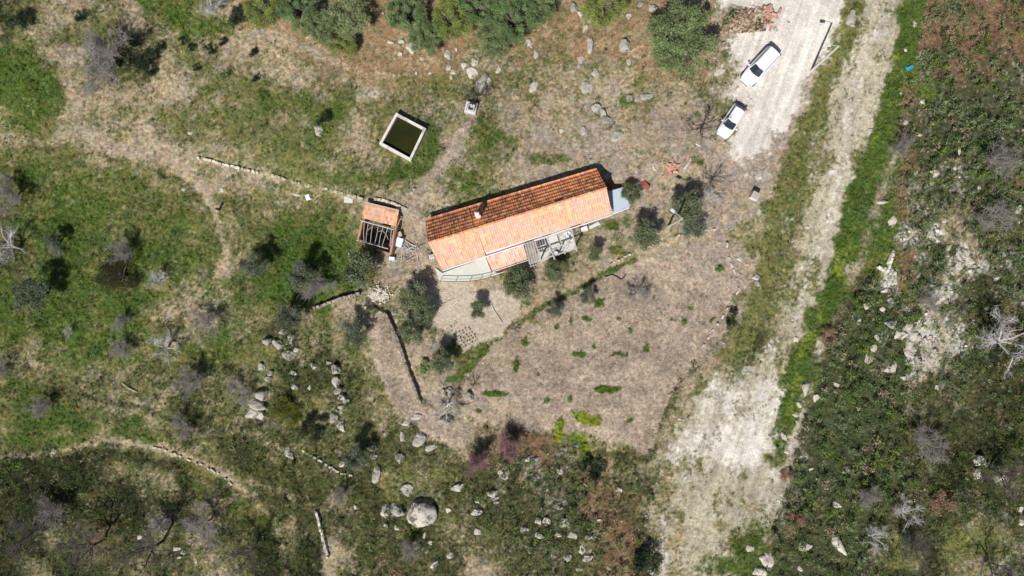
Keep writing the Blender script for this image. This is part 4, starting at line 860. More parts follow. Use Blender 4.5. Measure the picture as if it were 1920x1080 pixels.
# region : [(x, y, w, h, tilt deg, height ratio, tone)]   tone p pale, g grey lichen
RK = {
 'on the brown soil below the pines': [(771, 89, 20, 22, 60, .4, 'p'), (732, 79, 12, 8, 0, .5, 'p'), (752, 78, 12, 9, 0, .5, 'p'), (750, 101, 9, 9, 0, .5, 'p'), (791, 110, 8, 8, 0, .5, 'p'), (719, 24, 5, 5, 0, .5, 'p')],
 'in the line of boulders above the well': [(841, 101, 13, 21, 10, .5, 'p'), (856, 92, 5, 8, 0, .5, 'p'), (841, 126, 10, 12, 30, .5, 'p'), (851, 134, 11, 11, 30, .5, 'p'), (846, 145, 6, 8, 0, .5, 'p'), (871, 122, 11, 14, -20, .5, 'p'), (890, 118, 12, 17, 0, .5, 'p'), (887, 134, 23, 20, -20, .4, 'p')],
 'beside the well head': [(903, 154, 16, 34, -30, .5, 'g'), (916, 150, 10, 14, 0, .4, 'p'), (934, 132, 8, 17, -25, .4, 'p'), (909, 172, 4, 11, 0, .4, 'p'), (922, 165, 7, 5, -40, .4, 'p'), (780, 137, 5, 8, 0, .4, 'p'), (806, 137, 7, 6, 0, .4, 'p')],
 'in the row along the middle pine shade': [(1076, 15, 15, 16, 0, .5, 'g'), (1090, 26, 14, 10, -30, .5, 'p'), (1109, 37, 14, 15, 0, .5, 'g'), (1118, 43, 10, 10, 0, .5, 'p'), (1099, 52, 9, 15, -30, .5, 'p'), (991, 81, 15, 12, -20, .5, 'p')],
 'by the large pine left of the drive': [(1225, 15, 14, 18, 20, .6, 'g'), (1201, 8, 12, 10, 0, .5, 'g'), (1180, 29, 11, 9, 0, .4, 'p'), (1172, 86, 24, 21, 0, .55, 'g'), (1179, 115, 9, 13, 30, .4, 'g'), (1349, 135, 22, 16, 30, .1, 'p')],
 'in the upper part of the rocky slope': [(1106, 84, 12, 32, 8, .5, 'g'), (1091, 110, 15, 14, 0, .3, 'g'), (1087, 122, 6, 16, 10, .3, 'g'), (1116, 136, 13, 20, 0, .3, 'g'), (1005, 104, 8, 18, 0, .25, 'p'), (1000, 162, 16, 22, 0, .15, 'p'), (1100, 166, 22, 25, 0, .2, 'g')],
 'in the lower part of the rocky slope': [(1181, 184, 14, 14, -40, .5, 'g'), (1195, 186, 13, 11, 0, .3, 'g'), (1212, 182, 24, 13, 10, .35, 'g'), (1120, 201, 20, 19, 0, .55, 'g'), (1131, 214, 11, 20, 10, .6, 'g'), (1137, 226, 20, 17, 0, .5, 'g'), (1157, 255, 22, 20, 0, .25, 'g')],
 'in the dry clearing behind the house': [(1054, 245, 10, 8, -20, .5, 'p'), (1095, 247, 14, 16, 0, .4, 'g'), (1110, 302, 13, 9, 0, .4, 'g'), (1122, 308, 9, 7, 30, .3, 'g')],
 'at the left edge of the meadow terrace': [(556, 364, 14, 9, -30, .6, 'p'), (356, 250, 9, 7, 0, .4, 'p'), (101, 846, 11, 11, 0, .5, 'p'), (345, 355, 8, 8, 0, .4, 'p'), (417, 357, 10, 8, 0, .4, 'p')],
 'beside the footpath above the shed': [(772, 362, 5, 7, 0, .6, 'p'), (777, 355, 7, 8, -20, .6, 'g'), (598, 246, 15, 22, 20, .3, 'p')],
 'in the upper group of the lower left outcrop': [(501, 640, 16, 14, 0, .7, 'g'), (521, 646, 18, 20, 40, .6, 'g'), (546, 634, 12, 24, 0, .4, 'g'), (555, 656, 11, 8, 0, .4, 'p'), (530, 622, 18, 12, 0, .4, 'g'), (542, 664, 26, 20, 0, .3, 'g')],
 'in the middle group of the lower left outcrop': [(490, 689, 16, 14, 0, .5, 'g'), (506, 700, 12, 12, 0, .9, 'g'), (503, 710, 16, 12, 0, .9, 'g'), (589, 687, 13, 13, 30, .6, 'p'), (616, 681, 11, 7, 0, .5, 'p'), (549, 700, 15, 9, 0, .5, 'p'), (552, 727, 13, 11, -20, .6, 'p'), (580, 727, 6, 10, -20, .6, 'p')],
 'left of the yellow-green bushes': [(490, 740, 24, 20, 0, .7, 'g'), (482, 762, 34, 26, 0, .6, 'g'), (478, 778, 36, 20, 0, .5, 'p'), (541, 852, 24, 18, -30, .4, 'p')],
 'in the vertical rock row below the narrow strip': [(629, 694, 20, 18, 0, .8, 'g'), (630, 714, 16, 22, 0, .9, 'g'), (633, 733, 16, 14, 0, .8, 'g'), (640, 746, 15, 12, 0, .9, 'g'), (648, 752, 13, 9, 0, .7, 'g'), (640, 763, 12, 10, 0, .6, 'g'), (639, 772, 9, 8, 0, .5, 'p'), (625, 786, 15, 22, 0, .6, 'g'), (640, 798, 14, 22, 20, .4, 'p')],
 'below the tip of the garden': [(844, 731, 14, 13, 0, .8, 'g'), (832, 738, 11, 14, 0, .5, 'g'), (880, 744, 17, 15, 0, .7, 'g'), (840, 788, 26, 22, 0, .9, 'g'), (781, 782, 20, 12, 0, .3, 'p'), (762, 794, 20, 11, 0, .3, 'p')],
 'in the olive grass above the big round boulder': [(786, 825, 26, 26, 0, .5, 'g'), (809, 840, 25, 13, 20, .4, 'p'), (700, 841, 20, 14, 0, .6, 'g'), (701, 857, 14, 12, 0, .5, 'g'), (750, 857, 18, 20, 0, .4, 'g'), (754, 820, 10, 18, 0, .3, 'g'), (705, 891, 18, 31, 0, .5, 'g'), (765, 916, 26, 24, 0, .4, 'g'), (859, 913, 27, 15, 20, .5, 'p'), (641, 870, 13, 13, 0, .6, 'p')],
 'beside the big round boulder near the lower edge': [(721, 960, 18, 24, 0, .6, 'p'), (745, 960, 26, 27, 0, .5, 'g'), (812, 955, 9, 12, 0, .5, 'p'), (724, 986, 9, 9, 0, .4, 'p'), (744, 991, 9, 10, 0, .4, 'p'), (667, 952, 10, 8, 0, .5, 'p'), (639, 995, 8, 9, 0, .5, 'p')],
 'in the scrub right of the big round boulder': [(924, 925, 20, 15, 0, .6, 'p'), (927, 936, 16, 8, 10, .6, 'p'), (931, 943, 10, 6, 0, .5, 'p'), (896, 939, 10, 8, 20, .5, 'p'), (894, 961, 21, 12, 0, .4, 'p'), (842, 957, 12, 10, -30, .4, 'p'), (939, 886, 10, 14, -10, .5, 'p'), (952, 885, 8, 12, 0, .5, 'p'), (946, 895, 13, 11, 0, .5, 'p')],
 'in the lowest scrub between the boulder and the track': [(796, 1005, 8, 14, -20, .4, 'p'), (844, 1042, 12, 13, -30, .4, 'p'), (815, 1058, 20, 10, 40, .3, 'p'), (809, 1017, 14, 8, 0, .3, 'p'), (895, 998, 14, 12, 0, .3, 'p')],
 'just below the tilled field': [(992, 860, 16, 12, 20, .4, 'p'), (1006, 860, 11, 9, 0, .4, 'g'), (1047, 852, 10, 8, 0, .5, 'p'), (1051, 885, 13, 12, -40, .4, 'p'), (1160, 919, 15, 9, 0, .4, 'p'), (1211, 969, 7, 7, 0, .5, 'p'), (1275, 786, 8, 6, 0, .5, 'p')],
 'in the white stone cluster left of the rusty bracken': [(1050, 954, 10, 8, 0, .5, 'p'), (1009, 978, 12, 14, 0, .5, 'p'), (1025, 977, 15, 13, 0, .5, 'p'), (1058, 982, 20, 18, 0, .6, 'p'), (984, 995, 16, 12, 0, .5, 'p'), (1012, 1006, 17, 12, 0, .5, 'p'), (1047, 1004, 12, 9, 0, .4, 'p'), (1074, 1005, 18, 13, 0, .4, 'g')],
 'at the lower edge left of the track': [(1104, 1009, 14, 9, 0, .4, 'p'), (1066, 1047, 14, 15, 40, .4, 'p'), (1102, 1047, 22, 12, 10, .5, 'p'), (1087, 1069, 13, 8, 0, .4, 'p'), (1142, 1067, 9, 8, 0, .5, 'p'), (1091, 1031, 12, 18, 0, .3, 'p'), (1125, 976, 12, 8, 0, .4, 'p')],
 'at the lower right edge of the track': [(1407, 1030, 15, 14, 0, .5, 'p'), (1438, 1050, 21, 27, -20, .5, 'p'), (1425, 1074, 26, 16, 0, .5, 'p'), (1445, 1054, 12, 30, 0, .4, 'p'), (1511, 1027, 24, 20, 30, .4, 'p'), (1573, 1019, 16, 46, 30, .5, 'p'), (1501, 1068, 9, 12, 0, .4, 'p')],
 'in the middle of the lower right bracken': [(1521, 880, 9, 5, 30, .5, 'p'), (1535, 898, 8, 8, 0, .5, 'p'), (1570, 948, 16, 14, 0, .4, 'p'), (1590, 880, 6, 10, 20, .5, 'p')],
 'at the right edge beside the leaning bare tree': [(1840, 866, 24, 20, 0, .7, 'p'), (1834, 891, 18, 20, 0, .6, 'p'), (1916, 954, 14, 14, 0, .6, 'p'), (1917, 980, 12, 14, 0, .6, 'p')],
 'along the green verge right of the lower track': [(1512, 727, 12, 28, -12, .5, 'p'), (1532, 745, 13, 15, -20, .4, 'p'), (1500, 760, 10, 13, 30, .5, 'p'), (1492, 778, 12, 9, -20, .5, 'p'), (1497, 792, 9, 8, -30, .5, 'p'), (1472, 732, 7, 9, 30, .5, 'p'), (1470, 820, 9, 18, 20, .4, 'p'), (1476, 848, 10, 9, 0, .4, 'p'), (1544, 712, 6, 5, 0, .5, 'p'), (1569, 722, 9, 13, 30, .4, 'p'), (1455, 716, 7, 12, 0, .3, 'p')],
 'on the bare middle track': [(1492, 637, 10, 11, 0, .4, 'p'), (1444, 651, 7, 16, 15, .4, 'p'), (1487, 600, 5, 5, 0, .5, 'p'), (1505, 561, 6, 5, 0, .5, 'p'), (1484, 452, 13, 8, 0, .4, 'p'), (1514, 427, 7, 7, 0, .5, 'p'), (1532, 452, 5, 5, 0, .5, 'p'), (1522, 491, 7, 7, 0, .5, 'p'), (1520, 474, 5, 9, 0, .5, 'p'), (1611, 186, 7, 6, -20, .4, 'p')],
 'at the top of the scree in the right bracken': [(1660, 544, 14, 8, 25, .4, 'p'), (1672, 564, 14, 18, 0, .4, 'g'), (1625, 575, 9, 12, 30, .4, 'p'), (1656, 581, 12, 10, -30, .4, 'p'), (1612, 600, 8, 5, 30, .4, 'p'), (1720, 605, 8, 6, 0, .4, 'p')],
 'in the main scree of the right bracken': [(1705, 613, 14, 13, 30, .4, 'p'), (1690, 629, 24, 19, 20, .3, 'p'), (1716, 629, 11, 20, -20, .4, 'p'), (1736, 638, 10, 8, 25, .5, 'p'), (1650, 632, 16, 20, 0, .25, 'p'), (1672, 607, 22, 16, 0, .3, 'g'), (1640, 652, 15, 18, 0, .25, 'p'), (1630, 675, 14, 20, 0, .25, 'p'), (1705, 665, 20, 15, -20, .25, 'p')],
 'at the foot of the right scree': [(1672, 690, 26, 16, 20, .2, 'p'), (1695, 708, 10, 10, 0, .6, 'p'), (1757, 727, 9, 9, 0, .6, 'p'), (1732, 678, 9, 4, 0, .4, 'p')],
 'at the left fringe of the upper bracken': [(1656, 379, 18, 9, 8, .7, 'p'), (1674, 415, 14, 21, -30, .5, 'p'), (1661, 507, 17, 10, -20, .4, 'p'), (1669, 487, 8, 19, -15, .4, 'p'), (1661, 534, 10, 12, 0, .4, 'p'), (1587, 505, 11, 19, -20, .5, 'g')],
 'in the stony gap of the upper bracken': [(1706, 432, 12, 14, -15, .5, 'p'), (1699, 446, 12, 13, 0, .4, 'p'), (1751, 440, 20, 27, -20, .25, 'p'), (1735, 471, 8, 8, 0, .5, 'p'), (1725, 437, 6, 5, 0, .5, 'p'), (1716, 481, 6, 6, 0, .5, 'p')],
 'in the upper right bracken above the gap': [(1756, 324, 18, 14, -20, .3, 'p'), (1717, 324, 9, 7, 20, .4, 'p'), (1737, 351, 9, 8, 0, .3, 'p'), (1792, 315, 6, 8, 0, .4, 'p'), (1836, 352, 7, 9, 0, .4, 'p'), (1772, 414, 8, 10, -30, .4, 'p'), (1799, 283, 5, 14, 10, .3, 'p')],
 'in the bracken near the right edge': [(1805, 478, 26, 26, 0, .2, 'p'), (1800, 500, 18, 16, 0, .2, 'p'), (1871, 520, 12, 18, -30, .6, 'p'), (1914, 389, 13, 12, 0, .6, 'p'), (1908, 397, 8, 8, 0, .5, 'p'), (1769, 545, 8, 6, 30, .4, 'p')],
 'between the two tracks near the top': [(1597, 34, 18, 26, -20, .35, 'g'), (1716, 46, 8, 12, 0, .4, 'p'), (1698, 94, 5, 8, 20, .4, 'p'), (1578, 38, 5, 4, 0, .5, 'p'), (1545, 118, 12, 9, 0, .3, 'g'), (1572, 70, 10, 14, -30, .3, 'g')],
 'beside the upper right verge': [(1731, 190, 9, 11, 20, .3, 'p'), (1700, 229, 10, 9, 30, .3, 'p'), (1725, 253, 8, 6, 0, .4, 'p'), (1632, 246, 10, 16, -30, .3, 'p'), (1690, 175, 5, 5, 0, .4, 'p')],
 'in the weeds right of the tilled field': [(1369, 427, 12, 10, 0, .3, 'g'), (1389, 485, 11, 9, 0, .4, 'p'), (1420, 520, 14, 13, 0, .5, 'p'), (1420, 532, 12, 10, 0, .5, 'p'), (1357, 644, 6, 5, 0, .5, 'p'), (1372, 700, 5, 5, 0, .5, 'p')],
 'in the bottom left scrub clearing': [(331, 1030, 14, 9, 0, .5, 'p'), (343, 1036, 12, 10, 0, .5, 'p'), (337, 1046, 10, 7, 0, .5, 'p'), (366, 1052, 6, 14, 20, .4, 'p'), (262, 1008, 12, 9, 30, .5, 'p'), (22, 666, 9, 9, 0, .5, 'p')],
}
def ordname(n):
    return {1: ['only'], 2: ['left one', 'right one'], 3: ['leftmost', 'middle one', 'rightmost']}.get(n) or ['leftmost']+[['second', 'third', 'fourth', 'fifth', 'sixth', 'seventh'][k]+' from left' for k in range(n-2)]+['rightmost']
rk = random.Random(9)
def place_rock(x, y, w_, h_, a, hr, tone, lab, nm, cat, me=None):
    zg_ = float(Hf(x, y)); sx, sy = w_*S*1.1, h_*S*1.1; szz = hr*math.sqrt(sx*sy)*1.15; p = W(x, y, zg_+szz*.3)
    me = me or (RM if tone == 'p' else RG)[rk.randrange(len(RM))]
    o = link(nm, me, None, None, (p[0], p[1], zg_+szz*.04), R(a), (sx, sy, szz)); tag(o, lab, cat); return o
for reg, lst in RK.items():
    buckets = {}
    for t in lst:
        ar = t[2]*t[3]; sh = 'long' if max(t[2], t[3]) > 1.55*min(t[2], t[3]) else ('flat' if t[5] < .3 else '')
        size = 'big' if ar > 420 else ('medium' if ar > 150 else 'small'); tone = 'white' if t[6] == 'p' else 'grey'
        buckets.setdefault(' '.join(q for q in (size, sh, tone) if q), []).append(t)
    for key, ts in buckets.items():
        ts.sort(key=lambda t: t[0]); names = ordname(len(ts))
        for t, on in zip(ts, names):
            nm = 'boulder' if t[2]*t[3] > 150 else 'stone'; lab = f'{key} {nm} {reg}'+('' if len(ts) == 1 else f', {on}')
            place_rock(*t, lab, nm, nm)
place_rock(790, 968, 54, 50, 0, .55, 'p', 'biggest round boulder, pale with dark lichen, near the lower edge', 'boulder', 'boulder', BIG)

# ------------------------------------------------------------------ trees and shrubs
def crown(seed, n, nl, rad, hgt, z0, ll, lw, pal, up=.35, flat=.6, hollow=.45, lobe=.42):
    r = np.random.default_rng(seed); cs = []
    for k in range(nl):
        a = r.uniform(0, 6.28); q = rad*np.sqrt(r.uniform(0, 1))*.72; cs.append((q*np.cos(a), q*np.sin(a), z0+hgt*r.uniform(.25, .9)*(1-.5*(q/rad)**2), rad*r.uniform(lobe*.6, lobe*1.15)))
    cs = np.array(cs); pick = r.choice(nl, n, p=cs[:, 3]**2/np.sum(cs[:, 3]**2)); d = r.normal(size=(n, 3)); d /= np.linalg.norm(d, axis=1)[:, None]
    d[:, 2] = np.where(d[:, 2] < -.3, -d[:, 2]*.6, d[:, 2]); rr = r.uniform(hollow, 1, n)**.7; C = cs[pick, :3]+d*(cs[pick, 3]*rr)[:, None]*[1, 1, flat]*(1+.25*r.normal(size=(n, 1)))
    P = np.array([lin(c) for c in pal])/1.05; tone = r.uniform(.72, 1.3, nl); c = P[r.integers(0, len(P), n)]*tone[pick][:, None]*r.uniform(.7, 1.3, (n, 1))
    return leaf_arrays(C, ll*r.uniform(.6, 1.4, n), lw*r.uniform(.6, 1.4, n), c, up, r), cs
def limbs(seed, cs, z0, rad, r0, lean=0):
    r = random.Random(seed); b = MB(); fork = np.array([r.uniform(-.1, .1)*rad, r.uniform(-.1, .1)*rad, z0*.8]); b.tube([(0, 0, -.3), fork*.5+[.05, 0, 0], fork], [r0*1.3, r0, r0*.85], 9)
    for c in cs:
        e = np.array(c[:3]); m_ = (fork+e)/2+[r.uniform(-.15, .15), r.uniform(-.15, .15), .1]; b.tube([fork-[0, 0, .1], m_, e], [r0*.55, r0*.35, r0*.1], 5)
    return b
OLV = [(140, 148, 112), (114, 126, 90), (158, 162, 134), (92, 106, 72), (122, 134, 88)]; OLD = [(122, 132, 108), (98, 110, 84), (142, 148, 130), (80, 94, 68)]
PIN = [(136, 152, 104), (116, 136, 90), (152, 164, 124), (96, 118, 70), (140, 152, 92)]; DRK = [(52, 74, 50), (40, 60, 40), (66, 88, 58), (34, 50, 34)]
YEL = [(116, 122, 44), (98, 108, 40), (134, 136, 50), (80, 92, 38)]; BRN = [(72, 74, 40), (58, 60, 34), (84, 76, 48), (46, 50, 30)]; RST = [(176, 142, 116), (154, 122, 98), (192, 162, 136), (130, 104, 84)]
LGT = [(150, 168, 108), (128, 152, 88), (164, 176, 124)]
PROTO = {}
def proto(kind, k, n, nl, rad, hgt, z0, ll, lw, pal, r0=.12, **kw):
    (V, F, c4), cs = crown(500+hash_(kind)+k*13, n, nl, rad, hgt, z0, ll, lw, pal, **kw); me = np_mesh('crown', V, F, c4); me.materials.append(M['leaf'])
    tb_ = limbs(700+k, cs, z0+.2, rad, r0); tm = bpy.data.meshes.new('trunk'); tm.from_pydata(tb_.v, [], tb_.f); tm.materials.append(M['bark'])
    PROTO.setdefault(kind, []).append((tm, me, rad, z0+hgt))
def hash_(s): return sum(ord(c)*(i+1) for i, c in enumerate(s)) % 97
for k in range(4): proto('olive', k, 8500, 24, 2., 1.9, 1.1, .18, .065, OLV, .14, hollow=.3, lobe=.33)
for k in range(3): proto('dusk', k, 6500, 22, 2., 1.8, 1.1, .16, .055, OLD, .12, hollow=.25, lobe=.32)
for k in range(4): proto('pine', k, (17000, 12500, 15500, 10500)[k], (105, 80, 60, 90)[k], 4., (3.6, 3., 4.2, 3.2)[k], 1.8, .2, .07, [tuple(np.clip(np.array(c)+((0, 0, 0), (8, 4, -18), (-14, -4, -8), (16, 10, 12))[k], 0, 255)) for c in PIN], .2, hollow=.25, lobe=.155, flat=.8)
for k in range(3): proto('dark', k, 1800, 9, 1., 1., .1, .12, .05, DRK, .05, hollow=.3, lobe=.45)
for k in range(2): proto('yellow', k, 3200, 14, 1.6, 1.2, .2, .12, .05, YEL, .06, hollow=.3, lobe=.36)
proto('brown', 0, 7000, 24, 2.2, 1.4, .3, .1, .045, BRN, .08, hollow=.3, lobe=.32); proto('rust', 0, 3200, 14, 1.3, .8, .1, .12, .04, RST, .05, hollow=.3, lobe=.36); proto('light', 0, 1400, 9, .9, .5, .1, .17, .08, LGT, .04, hollow=.3, lobe=.4)
def place(kind, x, y, rpx, nm, label, cat='tree', k=None, seed=[0], group=None, hs=1.):
    seed[0] += 1; r = random.Random(seed[0]*7+3); tm, me, rad, zt = PROTO[kind][seed[0] % len(PROTO[kind]) if k is None else k]
    s = rpx*S/rad*1.06; zg_ = float(Hf(x, y)); p = W(x, y, zg_+zt*s*.6*hs); t = empty(nm, (p[0], p[1], zg_), label, cat, group, r.uniform(0, 6.28)); t.scale = (s*r.uniform(.92, 1.08), s*r.uniform(.92, 1.08), s*hs)
    link('trunk', tm, None, t); link('crown', me, None, t); return t
for x, y, rp, kd, lab in [
 (672, 503, 36, 'olive', 'wide grey-green olive tree at the lower left corner of the pole yard'), (776, 556, 27, 'olive', 'uppermost of three joined olives between the terrace and the garden strip'),
 (793, 590, 24, 'olive', 'middle of three joined olives left of the garden plot'), (773, 622, 27, 'olive', 'lowest of three joined olives beside the strip wall'),
 (895, 580, 19, 'olive', 'small round olive standing in the pale garden plot'), (828, 678, 25, 'olive', 'olive at the lower tip of the garden beside the seedling rows'),
 (970, 532, 31, 'olive', 'large olive in front of the pink lean-to and sheet canopy'), (1040, 507, 20, 'olive', 'small olive just below the pergola'),
 (1116, 476, 17, 'olive', 'thin olive between the pergola and the garden path'), (1209, 441, 29, 'olive', 'dense olive left of the street lamp'),
 (1288, 386, 31, 'olive', 'dense olive behind the street lamp'), (1298, 422, 27, 'dusk', 'sparse grey olive just below the street lamp'),
 (1101, 556, 18, 'dusk', 'small dark olive on the upper edge of the tilled field'), (1041, 580, 18, 'dusk', 'low dark olive at the left corner of the tilled field'),
 (665, 622, 26, 'dusk', 'bluish olive left of the narrow terrace strip'), (1183, 362, 21, 'olive', 'olive spreading over the grey sheet roof'),
 (476, 497, 28, 'dusk', 'grey-green olive in the left meadow nearest the fallen shadow path'), (58, 553, 34, 'dusk', 'dark bluish olive near the left edge of the picture'),
 (666, 857, 26, 'dusk', 'round dark olive among boulders below the rock row'), (98, 452, 18, 'dusk', 'small grey olive in the left meadow'),
 (543, 598, 26, 'dusk', 'dark olive above the upper outcrop of boulders'), (566, 516, 30, 'dusk', 'dusky grey olive left of the yard olive'),
 (1700, 1012, 14, 'dusk', 'small grey-green sapling in the lower right bracken')]:
    place(kd, x, y, rp, 'olive_tree', lab, hs=1.7 if x == 1183 else (1.35 if x < 700 else 1.2))
for i, (x, y, rp) in enumerate([(498, 16, 38), (556, 18, 34), (598, 52, 34), (655, 30, 42), (642, 84, 27), (762, 28, 38), (800, 72, 36), (850, 38, 42), (900, 12, 36), (932, 72, 36), (965, 34, 44), (1006, 14, 34), (1130, 8, 42), (1278, 74, 66)]):
    lab = ['leftmost pale green pine at the top edge', 'second pine from the left at the top edge', 'grey-green pine below the second pine of the top row', 'tall grey-green pine left of the bare soil gap', 'small thin pine beside the dark shadow left of the soil gap',
           'pine at the top edge just right of the soil gap', 'bright pine above the white boulders', 'broad pine in the middle of the top grove', 'pine touching the top edge above the well', 'lower pine of the grove just above the slope boulders',
           'dense pine at the right side of the grove', 'rightmost pine of the main grove at the top edge', 'single pine between the grove and the large round pine', 'largest round pine standing left of the sandy drive'][i]
    place('pine', x, y, rp*1.18, 'pine_tree', lab, hs=.8, k=[1, 2, 0, 3, 1, 2, 0, 1, 2, 0, 2, 0, 1, 0][i])
for x, y, rp, kd, lab in [
 (605, 221, 14, 'dark', 'dark cypress-like bush above the pale patch left of the tank'), (445, 30, 20, 'dark', 'dark shrub under the bare tree at the top left'), (470, 18, 18, 'dark', 'dark shrub left of the leftmost pine'),
 (275, 112, 24, 'dark', 'dark holly-like shrub beside the large twiggy tree at the top left'), (250, 75, 14, 'dark', 'dark shrub above the holly-like shrub at the top left'), (283, 130, 13, 'dark', 'small dark shrub below the holly-like shrub'),
 (393, 92, 11, 'dark', 'largest of the small dark shrubs on the upper left terrace'), (368, 127, 8, 'dark', 'lowest small dark shrub on the upper left terrace'), (478, 148, 9, 'dark', 'small dark shrub beside the pale patch left of centre top'),
 (340, 77, 9, 'dark', 'leftmost small dark shrub on the upper left terrace'), (358, 88, 8, 'dark', 'small dark shrub in the middle of the upper left terrace'), (474, 99, 9, 'dark', 'upper right small dark shrub of the upper left terrace'), (416, 78, 9, 'dark', 'small olive-green shrub right of the upper left shrubs'),
 (35, 35, 20, 'dark', 'shrub in the top left corner'), (150, 30, 13, 'dark', 'grey-green shrub near the top left corner'), (220, 518, 41, 'brown', 'broad brown-green bush in the left meadow'),
 (526, 766, 28, 'yellow', 'yellow-green bush right of the dark grey boulder'), (548, 782, 22, 'yellow', 'yellow-green bush with a dark shadow among the outcrops'), (582, 802, 22, 'dark', 'dark pointed shrub right of the yellow-green bushes'), (590, 815, 16, 'brown', 'olive-brown bush below the dark pointed shrub'),
 (797, 690, 15, 'light', 'light green leafy bush beside the lowest garden olive'), (1770, 945, 28, 'rust', 'large rusty brown bush in the lower right bracken'), (1492, 980, 22, 'rust', 'rusty brown bush beside the lower track verge'), (1476, 893, 16, 'rust', 'small rusty bush above the rusty brown verge bush'),
 (1556, 630, 22, 'rust', 'rusty heather bush between the green verge and the scree'), (1212, 1055, 30, 'dark', 'dark green shrub at the bottom edge left of the track'), (1120, 885, 20, 'dark', 'dark bush above the rusty bracken patch'), (1098, 870, 15, 'dark', 'second dark bush above the rusty bracken patch'),
 (1376, 585, 9, 'dark', 'small dark shrub right of the tilled field'), (1371, 605, 10, 'dark', 'slightly larger dark shrub below the small one by the field'), (1186, 742, 0, 'dark', '')]:
    if rp: place(kd, x, y, rp, 'shrub', lab, 'shrub', hs=(1.1 if kd == 'dark' else 1))
# leafless trees: limbs, then finer and finer twigs
def bare(seed, rad, hgt, r0, nl, tw, tl, tr, spread=1., depth=3):
    r = np.random.default_rng(seed); b = MB(); tips = []
    def grow(p, d, L_, rr, k):
        pts = [p]; q = p.copy(); dd = d.copy()
        for s in range(4): dd = dd+r.normal(size=3)*.22; dd[2] += .05; dd /= np.linalg.norm(dd); q = q+dd*L_/4; pts.append(q.copy())
        b.tube(pts, [rr, rr*.86, rr*.74, rr*.62, rr*.5], 5 if k < 2 else 3)
        if k == depth: tips.extend(pts[1:]); return
        for s in range(r.integers(3, 5)):
            i = r.integers(1, 5); e = dd+r.normal(size=3)*.75; e[2] = abs(e[2])*.6; e /= np.linalg.norm(e); grow(pts[i], e, L_*r.uniform(.5, .75), rr*.5, k+1)
        tips.extend(pts[2:])
    b.tube([(0, 0, -.3), (.05, 0, hgt*.15), (.1, .05, hgt*.3)], [r0*1.3, r0, r0*.9], 8); base_ = np.array([.1, .05, hgt*.28])
    for k in range(nl):
        a = 6.28*k/nl+r.uniform(-.4, .4); e = np.array([math.cos(a)*spread, math.sin(a)*spread, r.uniform(.5, 1.1)]); e /= np.linalg.norm(e); grow(base_, e, rad*.62, r0*.6, 1)
    tm = bpy.data.meshes.new('trunk'); tm.from_pydata(b.v, [], b.f)
    tips = np.array(tips); n = tw; P = tips[r.integers(0, len(tips), n)]; d = r.normal(size=(n, 3)); d[:, 2] = np.abs(d[:, 2])*.7; d += .8*P*[1, 1, 0]/rad; d /= np.linalg.norm(d, axis=1)[:, None]
    L_ = tl*r.uniform(.4, 1.3, n)[:, None]; m_ = P+d*L_*.5+r.normal(size=(n, 3))*.06; e = m_+(d+r.normal(size=(n, 3))*.3)*L_*.5; u = np.cross(d, r.normal(size=(n, 3))); u /= np.linalg.norm(u, axis=1)[:, None]; v = np.cross(d, u)
    ring = lambda c, q: [c+u*q, c-u*q*.5+v*q*.87, c-u*q*.5-v*q*.87]
    V = np.stack(ring(P, tr)+ring(m_, tr*.8)+[e], 1).reshape(-1, 3); o7 = np.arange(n)[:, None, None]*7
    f = np.array([(0, 1, 4), (0, 4, 3), (1, 2, 5), (1, 5, 4), (2, 0, 3), (2, 3, 5), (3, 4, 6), (4, 5, 6), (5, 3, 6)]); me = np_mesh('twigs', V, (o7+f).reshape(-1, 3))
    return tm, me
def bproto(kind, k, mats, **kw):
    tm, me = bare(900+hash_(kind)+17*k, **kw); tm.materials.append(M[mats[0]]); me.materials.append(M[mats[1]]); PROTO.setdefault(kind, []).append((tm, me, kw['rad'], kw['hgt']))
for k in range(3): bproto('smoky', k, ('twig', 'twig'), rad=2., hgt=2.4, r0=.07, nl=7, tw=1000, tl=.65, tr=.011, spread=.9)
for k in range(2): bproto('pale', k, ('pale_bark', 'pale_bark'), rad=2., hgt=2.4, r0=.1, nl=6, tw=700, tl=.4, tr=.008, depth=3, spread=1.1)
for k in range(2): bproto('darkbare', k, ('dark_bark', 'bark'), rad=2., hgt=2., r0=.1, nl=5, tw=350, tl=.4, tr=.007, depth=3, spread=1.2)
bproto('redtwig', 0, ('bark', 'red_twig'), rad=1.6, hgt=1.6, r0=.05, nl=6, tw=2600, tl=.5, tr=.008, spread=.9)
bproto('tall', 0, ('dark_bark', 'bark'), rad=3., hgt=6., r0=.1, nl=6, tw=900, tl=.7, tr=.007, spread=.6); bproto('tall', 1, ('dark_bark', 'bark'), rad=3., hgt=6., r0=.1, nl=6, tw=900, tl=.7, tr=.007, spread=.6)
